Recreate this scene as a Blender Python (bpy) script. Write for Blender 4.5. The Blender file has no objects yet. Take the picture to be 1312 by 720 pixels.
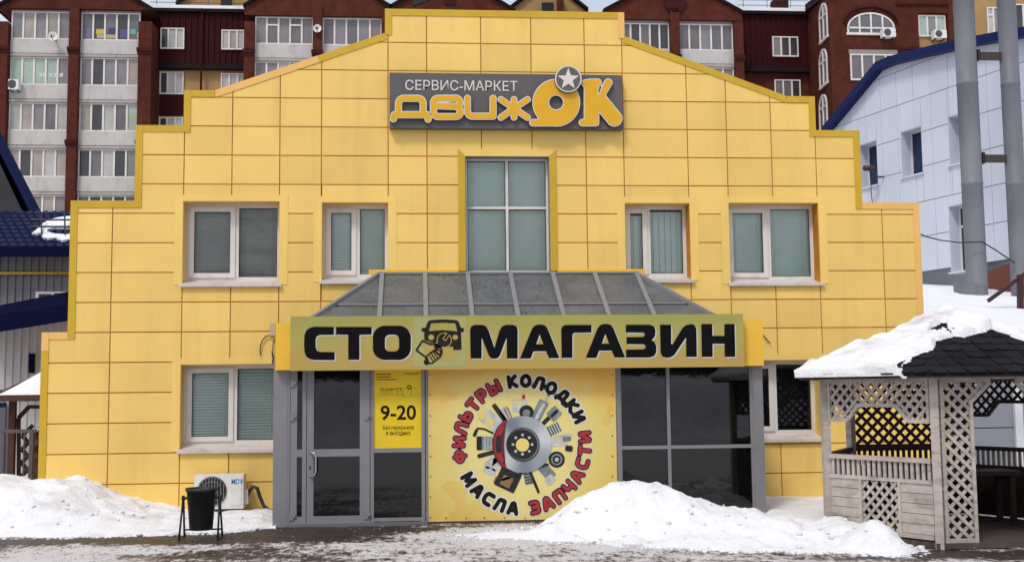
import bpy, math, random
import numpy as np
from mathutils import Matrix, Vector
random.seed(7); rng = np.random.default_rng(7)
SC = bpy.context.scene
COL = SC.collection
R = math.radians

# ------------------------------------------------------------------ camera, sky, sun, exposure
CAM = np.array([-1.33198117, -16.76964892, 1.67079312])
CR = np.array([0.99662904, -0.08133197, -0.01075462])
CU = np.array([0.00316014, -0.09293429, 0.99566723])
CW = np.array([0.08197905, 0.99234486, 0.09236399])
FPX = 1500.0
cd = bpy.data.cameras.new('camera'); cam = bpy.data.objects.new('camera', cd); COL.objects.link(cam)
cam.matrix_world = Matrix([[CR[i], CU[i], -CW[i], CAM[i]] for i in range(3)] + [[0, 0, 0, 1]])
cd.sensor_width = 36; cd.lens = FPX / 1312 * 36; cd.clip_end = 2000; cd.clip_start = .1
SC.camera = cam
SUN_AZ, SUN_EL = R(212), R(52)          # clockwise from +Y; the sun stands behind the camera, to the left
W = bpy.data.worlds.new('World'); SC.world = W; W.use_nodes = True
nt = W.node_tree; bg = nt.nodes['Background']
sk = nt.nodes.new('ShaderNodeTexSky'); sk.sky_type = 'NISHITA'; sk.sun_disc = False
sk.sun_elevation = SUN_EL; sk.sun_rotation = SUN_AZ; sk.dust_density = 4.0; sk.air_density = 1.0; sk.ozone_density = 1.5
veil = nt.nodes.new('ShaderNodeMix'); veil.data_type = 'RGBA'; veil.inputs[0].default_value = .6; veil.inputs[7].default_value = (7.4, 7.7, 8.6, 1)
tcn = nt.nodes.new('ShaderNodeTexCoord'); cn = nt.nodes.new('ShaderNodeTexNoise'); cn.inputs['Scale'].default_value = 3; cn.inputs['Detail'].default_value = 6; nt.links.new(tcn.outputs['Generated'], cn.inputs['Vector'])
cm = nt.nodes.new('ShaderNodeMapRange'); cm.inputs[1].default_value = .3; cm.inputs[2].default_value = .7; cm.inputs[3].default_value = .45; cm.inputs[4].default_value = .8; nt.links.new(cn.outputs['Fac'], cm.inputs[0]); nt.links.new(cm.outputs[0], veil.inputs[0])
nt.links.new(sk.outputs[0], veil.inputs[6]); nt.links.new(veil.outputs[2], bg.inputs[0]); bg.inputs[1].default_value = 0.108
sl = bpy.data.lights.new('sun', 'SUN'); sun = bpy.data.objects.new('sun', sl); COL.objects.link(sun)
sl.energy = 1.5; sl.angle = R(11); sl.color = (1, .95, .88)
sd = Vector((math.sin(SUN_AZ) * math.cos(SUN_EL), math.cos(SUN_AZ) * math.cos(SUN_EL), math.sin(SUN_EL)))
sun.rotation_euler = sd.to_track_quat('Z', 'Y').to_euler(); sun.location = (-20, -30, 40)
SC.view_settings.view_transform = 'Standard'; SC.view_settings.look = 'None'
SC.view_settings.exposure = 0.15; SC.view_settings.gamma = 1.0

# ------------------------------------------------------------------ helpers
def ray(x, y): return CW + CR * (x - 656) / FPX - CU * (y - 360) / FPX
def at(x, y, Y):                       # the point of the plane Y = const seen at photo pixel x, y
    d = ray(x, y); return CAM + d * ((Y - CAM[1]) / d[1])
def atp(x, y, p0, n):                  # the same for any plane
    d = ray(x, y); return CAM + d * (np.dot(np.array(p0) - CAM, n) / np.dot(d, n))
def atX(x, y, Y): return at(x, y, Y)[0]
def atZ(x, y, Y): return at(x, y, Y)[2]

def _h(ix, iy, seed):
    n = (ix * 374761393 + iy * 668265263 + seed * 974634757) & 0xffffffff
    n = ((n ^ (n >> 13)) * 1274126177) & 0xffffffff
    return ((n ^ (n >> 16)) & 0xffff) / 65535.0
def vnoise(x, y, seed=0):
    x = np.asarray(x, float); y = np.asarray(y, float)
    ix = np.floor(x).astype(np.int64); iy = np.floor(y).astype(np.int64)
    fx = x - ix; fy = y - iy; fx = fx * fx * (3 - 2 * fx); fy = fy * fy * (3 - 2 * fy)
    a = _h(ix, iy, seed); b = _h(ix + 1, iy, seed); c = _h(ix, iy + 1, seed); d = _h(ix + 1, iy + 1, seed)
    return (a * (1 - fx) + b * fx) * (1 - fy) + (c * (1 - fx) + d * fx) * fy
def fbm(x, y, o=4, seed=0):
    s = 0; a = .5
    for k in range(o): s = s + a * (vnoise(x * 2 ** k, y * 2 ** k, seed + k) - .5) * 2; a *= .5
    return s

def tag(o, label=None, cat=None, group=None, kind=None):
    if label: o['label'] = label
    if cat: o['category'] = cat
    if group: o['group'] = group
    if kind: o['kind'] = kind
    return o
def thing(name, loc, label, cat, group=None):
    o = bpy.data.objects.new(name, None); COL.objects.link(o); o.location = loc; o.empty_display_size = .2
    return tag(o, label, cat, group)
def base_of(p):
    while p.parent: p = p.parent
    return np.array(p.location)
def link(name, me, parent, loc=(0, 0, 0)):
    o = bpy.data.objects.new(name, me); COL.objects.link(o); o.location = loc
    if parent is not None: o.parent = parent
    return o

class MB:
    def __init__(s): s.v = []; s.f = []; s.mi = []; s.cur = 0
    def add(s, vs, fs):
        b = len(s.v); s.v.extend([tuple(map(float, q)) for q in vs]); s.f.extend([tuple(b + i for i in f) for f in fs]); s.mi.extend([s.cur] * len(fs)); return s
    def box(s, x0, x1, y0, y1, z0, z1):
        x0, x1 = min(x0, x1), max(x0, x1); y0, y1 = min(y0, y1), max(y0, y1); z0, z1 = min(z0, z1), max(z0, z1)
        return s.add([(x0, y0, z0), (x1, y0, z0), (x1, y1, z0), (x0, y1, z0), (x0, y0, z1), (x1, y0, z1), (x1, y1, z1), (x0, y1, z1)],
              [(0, 3, 2, 1), (4, 5, 6, 7), (0, 1, 5, 4), (1, 2, 6, 5), (2, 3, 7, 6), (3, 0, 4, 7)])
    def hexa(s, P):                     # eight corners, bottom ring then top ring
        return s.add(P, [(0, 3, 2, 1), (4, 5, 6, 7), (0, 1, 5, 4), (1, 2, 6, 5), (2, 3, 7, 6), (3, 0, 4, 7)])
    def prism(s, poly, y0, y1):         # x,z polygon extruded along y
        n = len(poly)
        return s.add([(a, y0, b) for a, b in poly] + [(a, y1, b) for a, b in poly],
              [tuple(range(n)), tuple(range(2 * n - 1, n - 1, -1))] + [(i, i + n, (i + 1) % n + n, (i + 1) % n) for i in range(n)])
    def bar(s, a, b, w, t, up=(0, 0, 1)):   # square bar from a to b
        a = Vector(a); b = Vector(b); d = (b - a).normalized(); u = Vector(up)
        sx = d.cross(u)
        if sx.length < 1e-4: sx = d.cross(Vector((0, 1, 0)))
        sx.normalize(); uu = sx.cross(d).normalized()
        P = []
        for q in (a, b):
            for i, j in ((-1, -1), (1, -1), (1, 1), (-1, 1)): P.append(q + sx * (i * w / 2) + uu * (j * t / 2))
        return s.add(P, [(0, 3, 2, 1), (4, 5, 6, 7), (0, 1, 5, 4), (1, 2, 6, 5), (2, 3, 7, 6), (3, 0, 4, 7)])
    def tube(s, pts, r, n=8, caps=True):
        pts = [Vector(p) for p in pts]; rs = r if hasattr(r, '__len__') else [r] * len(pts); b = len(s.v); vs = []; fs = []
        px = None
        for i, p in enumerate(pts):
            d = (pts[min(i + 1, len(pts) - 1)] - pts[max(i - 1, 0)]).normalized()
            if px is None: px = d.cross(Vector((0, 0, 1)) if abs(d.z) < .9 else Vector((1, 0, 0))).normalized()
            px = (px - d * px.dot(d)).normalized(); py = d.cross(px)
            for k in range(n):
                a = 2 * math.pi * k / n; vs.append(p + px * (math.cos(a) * rs[i]) + py * (math.sin(a) * rs[i]))
        for i in range(len(pts) - 1):
            for k in range(n): fs.append((i * n + k, i * n + (k + 1) % n, (i + 1) * n + (k + 1) % n, (i + 1) * n + k))
        if caps: fs += [tuple(range(n - 1, -1, -1)), tuple(range((len(pts) - 1) * n, len(pts) * n))]
        return s.add(vs, fs)
    def lathe(s, prof, c, n=24, axis='z'):
        vs = []; fs = []
        for r, h in prof:
            for k in range(n):
                a = 2 * math.pi * k / n
                vs.append((c[0] + r * math.cos(a), c[1] + r * math.sin(a), c[2] + h) if axis == 'z' else (c[0] + r * math.cos(a), c[1] + h, c[2] + r * math.sin(a)))
        for i in range(len(prof) - 1):
            for k in range(n): fs.append((i * n + k, i * n + (k + 1) % n, (i + 1) * n + (k + 1) % n, (i + 1) * n + k))
        return s.add(vs, fs)
    def build(s, name, mats, parent=None, smooth=False, loc=None):
        me = bpy.data.meshes.new(name)
        off = base_of(parent) if parent is not None else np.zeros(3)
        if loc is not None: off = np.array(loc)
        v = (np.array(s.v) - off) if s.v else np.zeros((0, 3))
        me.from_pydata(v.tolist(), [], s.f)
        for m in (mats if isinstance(mats, (list, tuple)) else [mats]): me.materials.append(m)
        if isinstance(mats, (list, tuple)): me.polygons.foreach_set('material_index', s.mi)
        if smooth: me.polygons.foreach_set('use_smooth', [True] * len(me.polygons))
        me.update()
        return link(name, me, parent, (0, 0, 0) if loc is None else tuple(loc))
_boxes = {}
def pbox(name, x0, x1, y0, y1, z0, z1, m, parent):     # a box part; boxes of one size share their mesh
    key = (round(abs(x1 - x0), 3), round(abs(y1 - y0), 3), round(abs(z1 - z0), 3), m.name)
    if key not in _boxes:
        b = MB(); b.box(-key[0] / 2, key[0] / 2, -key[1] / 2, key[1] / 2, -key[2] / 2, key[2] / 2)
        me = bpy.data.meshes.new(name); me.from_pydata(b.v, [], b.f); me.materials.append(m); _boxes[key] = me
    c = np.array([(x0 + x1) / 2, (y0 + y1) / 2, (z0 + z1) / 2]) - (base_of(parent) if parent is not None else 0)
    return link(name, _boxes[key], parent, tuple(c))
def grid_mesh(name, X, Y, Z, m, parent=None, zmin=None, smooth=True, base=None):
    nx, ny = len(X), len(Y); gx, gy = np.meshgrid(X, Y, indexing='xy')
    v = np.stack([gx, gy, Z], -1).reshape(-1, 3); f = []
    for j in range(ny - 1):
        for i in range(nx - 1):
            q = (j * nx + i, j * nx + i + 1, (j + 1) * nx + i + 1, (j + 1) * nx + i)
            if zmin is not None and max(Z[j, i], Z[j, i + 1], Z[j + 1, i], Z[j + 1, i + 1]) < (zmin if np.isscalar(zmin) else zmin[j, i]): continue
            f.append(q)
    used = sorted({i for q in f for i in q}); mp = {a: b for b, a in enumerate(used)}
    off = base_of(parent) if parent is not None else np.zeros(3)
    me = bpy.data.meshes.new(name); me.from_pydata((v[used] - off).tolist(), [], [tuple(mp[i] for i in q) for q in f]); me.materials.append(m)
    if smooth: me.polygons.foreach_set('use_smooth', [True] * len(me.polygons))
    return link(name, me, parent)

# ------------------------------------------------------------------ materials
def mat(name, col, rough=.6, var=.12, scale=2.0, dirt=None, amt=.5, dscale=(1, 1, 1), bump=0., bscale=30., metal=0., spec=.4, rnd=0., stretch=(1, 1, 1), detail=4):
    m = bpy.data.materials.new(name); m.use_nodes = True; t = m.node_tree; N = t.nodes; L = t.links
    p = N['Principled BSDF']; p.inputs['Roughness'].default_value = rough; p.inputs['Metallic'].default_value = metal
    p.inputs['Specular IOR Level'].default_value = spec
    g = N.new('ShaderNodeNewGeometry')
    def noise(sc, st, det=detail, rg=.6):
        mp = N.new('ShaderNodeMapping'); mp.inputs['Scale'].default_value = st; L.new(g.outputs['Position'], mp.inputs[0])
        n = N.new('ShaderNodeTexNoise'); n.inputs['Scale'].default_value = sc; n.inputs['Detail'].default_value = det; n.inputs['Roughness'].default_value = rg
        L.new(mp.outputs[0], n.inputs['Vector']); return n.outputs['Fac']
    n1 = noise(scale, stretch)
    mr = N.new('ShaderNodeMapRange'); mr.inputs[1].default_value = .25; mr.inputs[2].default_value = .75; mr.inputs[3].default_value = 1 - var; mr.inputs[4].default_value = 1 + var
    L.new(n1, mr.inputs[0]); val = mr.outputs[0]
    if rnd:
        oi = N.new('ShaderNodeObjectInfo'); m2 = N.new('ShaderNodeMapRange'); m2.inputs[3].default_value = 1 - rnd; m2.inputs[4].default_value = 1 + rnd
        L.new(oi.outputs['Random'], m2.inputs[0]); mu = N.new('ShaderNodeMath'); mu.operation = 'MULTIPLY'; L.new(val, mu.inputs[0]); L.new(m2.outputs[0], mu.inputs[1]); val = mu.outputs[0]
    vm = N.new('ShaderNodeVectorMath'); vm.operation = 'SCALE'; vm.inputs[0].default_value = col[:3]; L.new(val, vm.inputs['Scale']); out = vm.outputs[0]
    if dirt:
        n2 = noise(1.0, dscale, 6, .65); rp = N.new('ShaderNodeMapRange'); rp.inputs[1].default_value = .5; rp.inputs[2].default_value = .72; rp.inputs[3].default_value = 0; rp.inputs[4].default_value = amt
        L.new(n2, rp.inputs[0]); mx = N.new('ShaderNodeMix'); mx.data_type = 'RGBA'; L.new(rp.outputs[0], mx.inputs[0]); L.new(out, mx.inputs[6]); mx.inputs[7].default_value = (*dirt, 1); out = mx.outputs[2]
    L.new(out, p.inputs['Base Color'])
    if bump:
        b = N.new('ShaderNodeBump'); b.inputs['Strength'].default_value = bump; b.inputs['Distance'].default_value = .02
        L.new(noise(bscale, stretch, 5), b.inputs['Height']); L.new(b.outputs[0], p.inputs['Normal'])
    return m
def glass_clear(name, tint):
    m = bpy.data.materials.new(name); m.use_nodes = True; t = m.node_tree; N = t.nodes; L = t.links; N.remove(N['Principled BSDF'])
    tr = N.new('ShaderNodeBsdfTransparent'); tr.inputs[0].default_value = (*tint, 1)
    gl = N.new('ShaderNodeBsdfGlossy'); gl.inputs['Roughness'].default_value = .03
    fr = N.new('ShaderNodeFresnel'); fr.inputs[0].default_value = 1.5
    g = N.new('ShaderNodeNewGeometry'); n = N.new('ShaderNodeTexNoise'); n.inputs['Scale'].default_value = .9; L.new(g.outputs['Position'], n.inputs['Vector'])
    b = N.new('ShaderNodeBump'); b.inputs['Strength'].default_value = .12; b.inputs['Distance'].default_value = .05; L.new(n.outputs['Fac'], b.inputs['Height']); L.new(b.outputs[0], gl.inputs['Normal'])
    mx = N.new('ShaderNodeMixShader'); L.new(fr.outputs[0], mx.inputs[0]); L.new(tr.outputs[0], mx.inputs[1]); L.new(gl.outputs[0], mx.inputs[2])
    L.new(mx.outputs[0], N['Material Output'].inputs[0]); return m
def snow_mat(name, dirt_amt, tone=(.83, .84, .87), dirt=(.30, .24, .20), dsc=(1.6, 2.6, 4)):
    m = mat(name, tone, .75, .06, 1.5, dirt, dirt_amt, dsc, 1.0, 22, spec=.25, detail=8)
    return m
YEL = (.84, .575, .160)
m_panel = mat('cladding yellow', YEL, .5, .07, .9, (.54, .35, .11), .28, (2.6, 2.6, .30), .14, 2.2, rnd=.06, spec=.3)
m_trim = mat('trim mustard', (.58, .37, .022), .45, .08, 2, (.40, .25, .02), .3, (3, 3, 1))
m_trimp = mat('trim pale yellow', (.82, .48, .14), .5, .05, 2)
m_yflash = mat('flashing yellow', (.83, .49, .05), .5, .05, 2)
m_back = mat('joint backing', (.50, .20, .025), .8, .2, 3)
m_pvc = mat('white pvc', (.70, .66, .62), .45, .06, 2, (.4, .36, .32), .4, (3, 3, 1.5))
m_gask = mat('gasket', (.02, .02, .02), .7)
m_sill = mat('sill metal', (.60, .55, .52), .5, .1, 3, (.3, .26, .22), .5, (4, 4, 4))
m_int = mat('dark interior', (.02, .022, .022), .9)
m_blindA = mat('blind sea green', (.70, .84, .78), .7, .12, .8, (.46, .58, .56), .5, (1, 1, .8))
m_blindB = mat('blind grey', (.44, .46, .43), .8, .15, 2, (.12, .12, .12), .5, (1, 1, 4))
m_glass = glass_clear('window glass', (.98, 1., .99))
m_dglass = mat('dark tinted glass', (.002, .0025, .003), .03, .3, .5, bump=.06, bscale=1.1, spec=.6)
m_alu = mat('grey aluminium', (.15, .15, .162), .5, .08, 3, (.13, .12, .12), .4, (4, 4, 2), rnd=.03)
m_alul = mat('pale grey aluminium', (.225, .222, .238), .5, .08, 3, (.2, .19, .18), .4, (4, 4, 2))
m_steel = mat('brushed steel', (.45, .45, .46), .3, .05, 4, metal=.8)
m_black = mat('black plastic', (.012, .012, .013), .5, .2, 6, (.05, .045, .04), .5, (8, 8, 8))
m_blackmetal = mat('black painted steel', (.015, .015, .016), .45, .2, 8)
m_white = mat('white enamel', (.72, .71, .68), .4, .05, 4, (.45, .40, .34), .35, (6, 6, 3))
m_snow = snow_mat('snow', .62, dirt=(.46, .41, .39), dsc=(1.3, 2.0, 3))
m_snowd = snow_mat('dirty snow', .55, dirt=(.36, .29, .25), dsc=(1.2, 1.2, 2))
m_snowc = snow_mat('clean snow', .16, dirt=(.50, .46, .45))

def ground_mat():
    m = bpy.data.materials.new('icy asphalt'); m.use_nodes = True; t = m.node_tree; N = t.nodes; L = t.links; p = N['Principled BSDF']
    g = N.new('ShaderNodeNewGeometry')
    def noise(sc, st, det=8, rg=.65):
        mp = N.new('ShaderNodeMapping'); mp.inputs['Scale'].default_value = st; L.new(g.outputs['Position'], mp.inputs[0])
        n = N.new('ShaderNodeTexNoise'); n.inputs['Scale'].default_value = sc; n.inputs['Detail'].default_value = det; n.inputs['Roughness'].default_value = rg
        L.new(mp.outputs[0], n.inputs['Vector']); return n.outputs['Fac']
    def math_(op, a, b):
        n = N.new('ShaderNodeMath'); n.operation = op
        for i, q in enumerate((a, b)):
            if isinstance(q, (int, float)): n.inputs[i].default_value = q
            else: L.new(q, n.inputs[i])
        return n.outputs[0]
    big = noise(.55, (1, 1.6, 1), 5); mid = noise(3.0, (.8, .9, 1), 10, .78); fine = noise(11, (1.2, .45, 1), 8, .8)
    at_ = N.new('ShaderNodeAttribute'); at_.attribute_name = 'ice'
    s = math_('ADD', math_('MULTIPLY', big, .45), math_('MULTIPLY', mid, .55))
    s = math_('ADD', s, math_('MULTIPLY', math_('SUBTRACT', fine, .33), .75)); s = math_('ADD', s, at_.outputs['Fac'])
    mr = N.new('ShaderNodeMapRange'); mr.inputs[1].default_value = .505; mr.inputs[2].default_value = .685; L.new(s, mr.inputs[0])
    rp = N.new('ShaderNodeValToRGB'); e = rp.color_ramp.elements
    e[0].position = 0; e[0].color = (.040, .029, .026, 1); e[1].position = 1; e[1].color = (.70, .68, .68, 1)
    for q, c in ((.30, (.075, .054, .048)), (.5, (.25, .20, .18)), (.68, (.50, .46, .445))):
        k = e.new(q); k.color = (*c, 1)
    L.new(mr.outputs[0], rp.inputs[0]); L.new(rp.outputs[0], p.inputs['Base Color'])
    r2 = N.new('ShaderNodeMapRange'); r2.inputs[3].default_value = .42; r2.inputs[4].default_value = .75; L.new(mr.outputs[0], r2.inputs[0]); L.new(r2.outputs[0], p.inputs['Roughness'])
    b = N.new('ShaderNodeBump'); b.inputs['Strength'].default_value = .9; b.inputs['Distance'].default_value = .03
    L.new(math_('ADD', s, math_('MULTIPLY', fine, .4)), b.inputs['Height']); L.new(b.outputs[0], p.inputs['Normal'])
    p.inputs['Specular IOR Level'].default_value = .35
    return m
m_ground = ground_mat()

# ------------------------------------------------------------------ ground and snow
X = np.concatenate([np.linspace(-400, -30, 12), np.linspace(-26, -9, 18), np.arange(-8.4, 8.5, .07), np.linspace(9, 26, 18), np.linspace(30, 400, 12)])
Y = np.concatenate([np.linspace(-300, -30, 10), np.linspace(-26, -7.4, 16), np.arange(-7, -1.2, .06), np.linspace(-1, 20, 16), np.linspace(30, 600, 14)])
gx, gy = np.meshgrid(X, Y)
near = np.clip(1 - np.maximum(np.abs(gx) - 7, 0) / 2, 0, 1) * np.clip((gy + 7.4) / .6, 0, 1) * np.clip((-.9 - gy) / .5, 0, 1)
Z = near * (.030 * fbm(gx * .9, gy * 2.2, 5, 3) + .012 * fbm(gx * 6, gy * 8, 2, 9)) + .0 * gx
gr = grid_mesh('ground', X, Y, Z, m_ground); gr['kind'] = 'structure'
ice = np.zeros_like(gx)
def spot(cx, cy, rx, ry, a):
    global ice
    ice = ice + a * np.exp(-(((gx - cx) / rx) ** 2 + ((gy - cy) / ry) ** 2))
spot(-2.5, -2.3, 1.2, .55, -.34); spot(-5.0, -2.75, 2.4, .30, -.26); spot(-3.0, -3.1, 1.5, .25, -.22); spot(-3.2, -4.3, .9, .4, -.12); spot(-.3, -2.9, 1.5, .6, .26); spot(-.3, -4.5, 2.2, .8, .05); spot(-5.2, -4.4, .6, .8, .12); spot(4.5, -5.4, 1.6, .35, -.14); spot(1.6, -4.8, 2.0, .25, -.05)
ice = np.where((np.abs(gx) > 9) | (gy < -8) | (gy > 0), .12, ice)
at_ = gr.data.attributes.new('ice', 'FLOAT', 'POINT')
at_.data.foreach_set('value', ice.reshape(-1)[:len(gr.data.vertices)].astype(np.float32))

def heap(name, x0, x1, y0, y1, step, fn, m, label, cat='snow pile', zmin=-.05, kind=None):
    X = np.arange(x0, x1 + step / 2, step); Y = np.arange(y0, y1 + step / 2, step); gx, gy = np.meshgrid(X, Y)
    o = grid_mesh(name, X, Y, fn(gx, gy), m, None, zmin)
    if kind: o['kind'] = kind
    if label: tag(o, label, cat)
    return o
def ss(a, b, x):
    t = np.clip((x - a) / (b - a), 0, 1); return t * t * (3 - 2 * t)
def bank(x, y):
    H = np.interp(x, [-12, -8, -6.6, -6.0, -5.75, -5.4, -4.9, -4.4, -3.7, -3.35, -3.1], [.74, .68, .60, .55, .49, .30, .14, .08, .06, .07, -.03])
    yf = np.interp(x, [-12, -6.2, -4.8, -3.6, -3.2], [-2.2, -2.35, -2.4, -2.25, -1.95]) + .16 * fbm(x * 1.3, y * 0 + 3, 4, 21) + .06 * fbm(x * 7, y * 7, 3, 23)
    cross = ss(0, 1, (y - yf) / (-.75 - yf + 1e-6)) ** .72
    h = H * cross * (1 - .12 * ss(-.6, -.1, y))
    n = fbm(x * 1.4, y * 1.6, 5, 31) * .15 * np.clip(H * 3, .25, 1) + fbm(x * 6, y * 6, 4, 37) * .045 - .035 * np.abs(fbm(x * 3, y * 4, 4, 39))
    return np.where(y < yf, -.1, h + n * np.clip(cross * 1.6, 0, 1) + .02)
heap('snow_bank', -10, -3.08, -2.7, .02, .045, bank, m_snow, 'low bank of dirty snow heaped along the left foot of the yellow wall')
def pile(x, y):
    def g(cx, cy, rx, ry, a, p=1.15): return a * np.exp(-((((x - cx) / rx) ** 2 + ((y - cy) / ry) ** 2) ** p))
    h = g(1.22, -3.1, .74, .60, .50) + g(.62, -3.25, .55, .5, .17) + g(2.1, -3.4, .85, .6, .22) + g(3.0, -4.1, .9, .7, .22) + g(-.1, -3.1, .8, .40, .07) + g(2.2, -2.6, 1.6, .6, .10) + g(3.36, -4.95, .26, .34, .27) + g(2.2, -4.3, 1.3, .45, .08)
    edge = ss(.0, .14, h); n = fbm(x * 1.7, y * 1.9, 5, 51) * .13 + fbm(x * 6, y * 6, 4, 57) * .055 - .05 * np.abs(fbm(x * 2.6, y * 3.2, 4, 59))
    return np.where(h < .035 + .03 * fbm(x * 5, y * 5, 3, 63), -.1, h + n * edge - .025)
heap('snow_pile', -2.2, 4.3, -6, -1.95, .033, pile, m_snowc, 'big mound of clean white snow in front of the round parts banner and dark glazing')
def strip(x, y):
    h = .10 * ss(3.0, 3.3, x) * ss(-2.9, -2.2, y) + .03 * fbm(x * 1.5, y * 1.5, 4, 61) * ss(-2.9, -2.2, y)
    return np.where((x < 3.05) | (y < -2.95), -.1, h - .01)
heap('snow_cover', 3.0, 9, -3.2, .02, .07, strip, m_snowd, None, kind='structure')

def lumps(name, pts, m, smin, smax, flat=.7):
    mb = MB()
    for (x, y, z) in pts:
        sz = random.uniform(smin, smax) * random.choice((.5, .7, 1, 1)); P = []
        for d in ((1, 0, 0), (0, 1, 0), (-1, 0, 0), (0, -1, 0), (0, 0, 1), (0, 0, -1), (.7, .7, .5), (-.7, .7, .5), (-.7, -.7, .5), (.7, -.7, .5)):
            k = sz * random.uniform(.65, 1.15); P.append((x + d[0] * k, y + d[1] * k, z + d[2] * k * flat))
        mb.add(P, [(0, 6, 9), (0, 1, 6), (1, 7, 6), (1, 2, 7), (2, 8, 7), (2, 3, 8), (3, 9, 8), (3, 0, 9), (4, 6, 7), (4, 7, 8), (4, 8, 9), (4, 9, 6), (0, 5, 1), (1, 5, 2), (2, 5, 3), (3, 5, 0)])
    o = mb.build(name, m, None, True); o['kind'] = 'stuff'; return o
P_ = []
while len(P_) < 420:
    x, y = random.uniform(-1.8, 4.2), random.uniform(-5.9, -2.2); h = float(pile(np.array(x), np.array(y)))
    hn = max(float(pile(np.array(x + a), np.array(y + b_))) for a, b_ in ((.15, 0), (-.15, 0), (0, .15), (0, -.15)))
    if (h < 0 and hn > 0 and random.random() < .7) or (h > 0 and random.random() < .05): P_.append((x, y, max(h, 0) + .004))
while len(P_) < 640:
    x, y = random.uniform(-8, -3.2), random.uniform(-2.9, -.4); h = float(bank(np.array(x), np.array(y)))
    if (h < 0 and float(bank(np.array(x), np.array(y + .22))) > 0) or (h > .05 and random.random() < .10): P_.append((x, y, max(h, 0) + .003))
tag(lumps('snow_clods', P_, m_snow, .012, .045), 'small broken clods of snow scattered round the heaps', 'snow')
P_ = [(random.uniform(-7, 5), random.uniform(-6.2, -2.1), .006) for k in range(1500)]
tag(lumps('ice_grit', P_, mat('ice grit', (.30, .27, .26), .8, .5, 9), .004, .016, .6), 'fine icy grit strewn over the trampled ground', 'grit')

# snow slope rising behind and to the right of the yellow building
def hill(x, y):
    z = np.interp(y, [.4, 1.0, 3.5, 9, 16, 22, 40, 120], [2.15, 2.25, 2.85, 4.0, 4.9, 5.1, 5.2, 5.2])
    z = z + .25 * np.exp(-((x - 6.6) / 1.2) ** 2) * ss(.5, 2, y) - .06 * np.clip(x - 8, 0, 6) * ss(1, 6, y)
    return z + .10 * fbm(x * .5, y * .5, 5, 71) + .03 * fbm(x * 2.5, y * 2.5, 3, 73)
Xh = np.concatenate([np.arange(6.35, 20, .18), np.linspace(20.5, 120, 30)]); Yh = np.concatenate([np.arange(.56, 24, .2), np.linspace(25, 120, 30)])
hx, hy = np.meshgrid(Xh, Yh); oh = grid_mesh('snow_hill', Xh, Yh, hill(hx, hy), m_snowc); oh['kind'] = 'structure'

# unseen snow ridge behind the camera, added to give the dark glazing a reflection
Xr = np.arange(-45, 45.1, .8); Yr_ = np.arange(-38, -25.9, .6); rx_, ry_ = np.meshgrid(Xr, Yr_)
Zr = (1.9 + .7 * fbm(rx_ * .12, ry_ * .1, 4, 81)) * ss(-26, -30, ry_) * ss(-38, -35, ry_) + .35 * fbm(rx_ * .5, ry_ * .5, 4, 83) * ss(-26, -29, ry_) - .05
o = grid_mesh('added_snow_ridge', Xr, Yr_, Zr, m_snowd); o['kind'] = 'structure'

DB_ = thing('added_dark_block', (0, -38, 0), 'made-up dark building behind the camera, added to darken reflections in the entrance glass', 'building')  # dark mass added out of view so the entrance glass mirrors darker tones
b = MB(); b.box(-48, 48, -46, -38.2, -.2, 7.0); b.build('wall', mat('dark umber wall', (.035, .028, .026), .9), DB_); b = MB(); b.box(-48.5, 48.5, -46.5, -37.8, 7.0, 7.35); b.build('roof', m_black, DB_)

# ------------------------------------------------------------------ yellow building
BLD = thing('commercial_building', (0, 0, 0), 'two storey yellow clad shop building with stepped gable front', 'building')
HALF = [(6.52, -.1), (6.52, 2.535), (6.17, 2.535), (6.17, 4.387), (5.295, 4.387), (5.295, 5.475), (4.628, 5.475), (4.628, 5.987), (4.2, 5.987), (1.768, 6.866), (1.768, 7.228)]
OUT = HALF + [(-a, b) for a, b in reversed(HALF)]
def clip_rect(poly, x0, x1, z0, z1):
    def cl(P, ins, inter):
        o = []
        for i in range(len(P)):
            a, b = P[i - 1], P[i]
            if ins(b):
                if not ins(a): o.append(inter(a, b))
                o.append(b)
            elif ins(a): o.append(inter(a, b))
        return o
    ix = lambda c: (lambda a, b: (c, a[1] + (b[1] - a[1]) * (c - a[0]) / (b[0] - a[0])))
    iz = lambda c: (lambda a, b: (a[0] + (b[0] - a[0]) * (c - a[1]) / (b[1] - a[1]), c))
    for ins, it in ((lambda q: q[0] >= x0, ix(x0)), (lambda q: q[0] <= x1, ix(x1)), (lambda q: q[1] >= z0, iz(z0)), (lambda q: q[1] <= z1, iz(z1))):
        poly = cl(poly, ins, it)
        if len(poly) < 3: return []
    o = []
    for q in poly:
        if not o or abs(q[0] - o[-1][0]) + abs(q[1] - o[-1][1]) > 1e-5: o.append(q)
    if len(o) > 1 and abs(o[0][0] - o[-1][0]) + abs(o[0][1] - o[-1][1]) < 1e-5: o.pop()
    ar = sum(o[i - 1][0] * o[i][1] - o[i][0] * o[i - 1][1] for i in range(len(o))) / 2
    return o if len(o) > 2 and abs(ar) > 2e-3 else []
WIN = dict(a=(-4.62, -3.262, 3.19, 4.385), b=(-2.672, -1.718, 3.225, 4.372), c=(-.612, .618, 3.36, 5.052), d=(1.718, 2.69, 3.225, 4.372), e=(3.265, 4.63, 3.175, 4.38), f=(-4.62, -3.262, .868, 2.072), g=(3.265, 4.56, .905, 2.062))
rows = [7.3] + [6.7292 - .42 * k for k in range(17)] + [-.15]
colsx = [.0, .37, 1.1626, 1.7228, 2.6784, 3.2692, 3.9421, 4.6143, 5.5914, 6.6]
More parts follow.
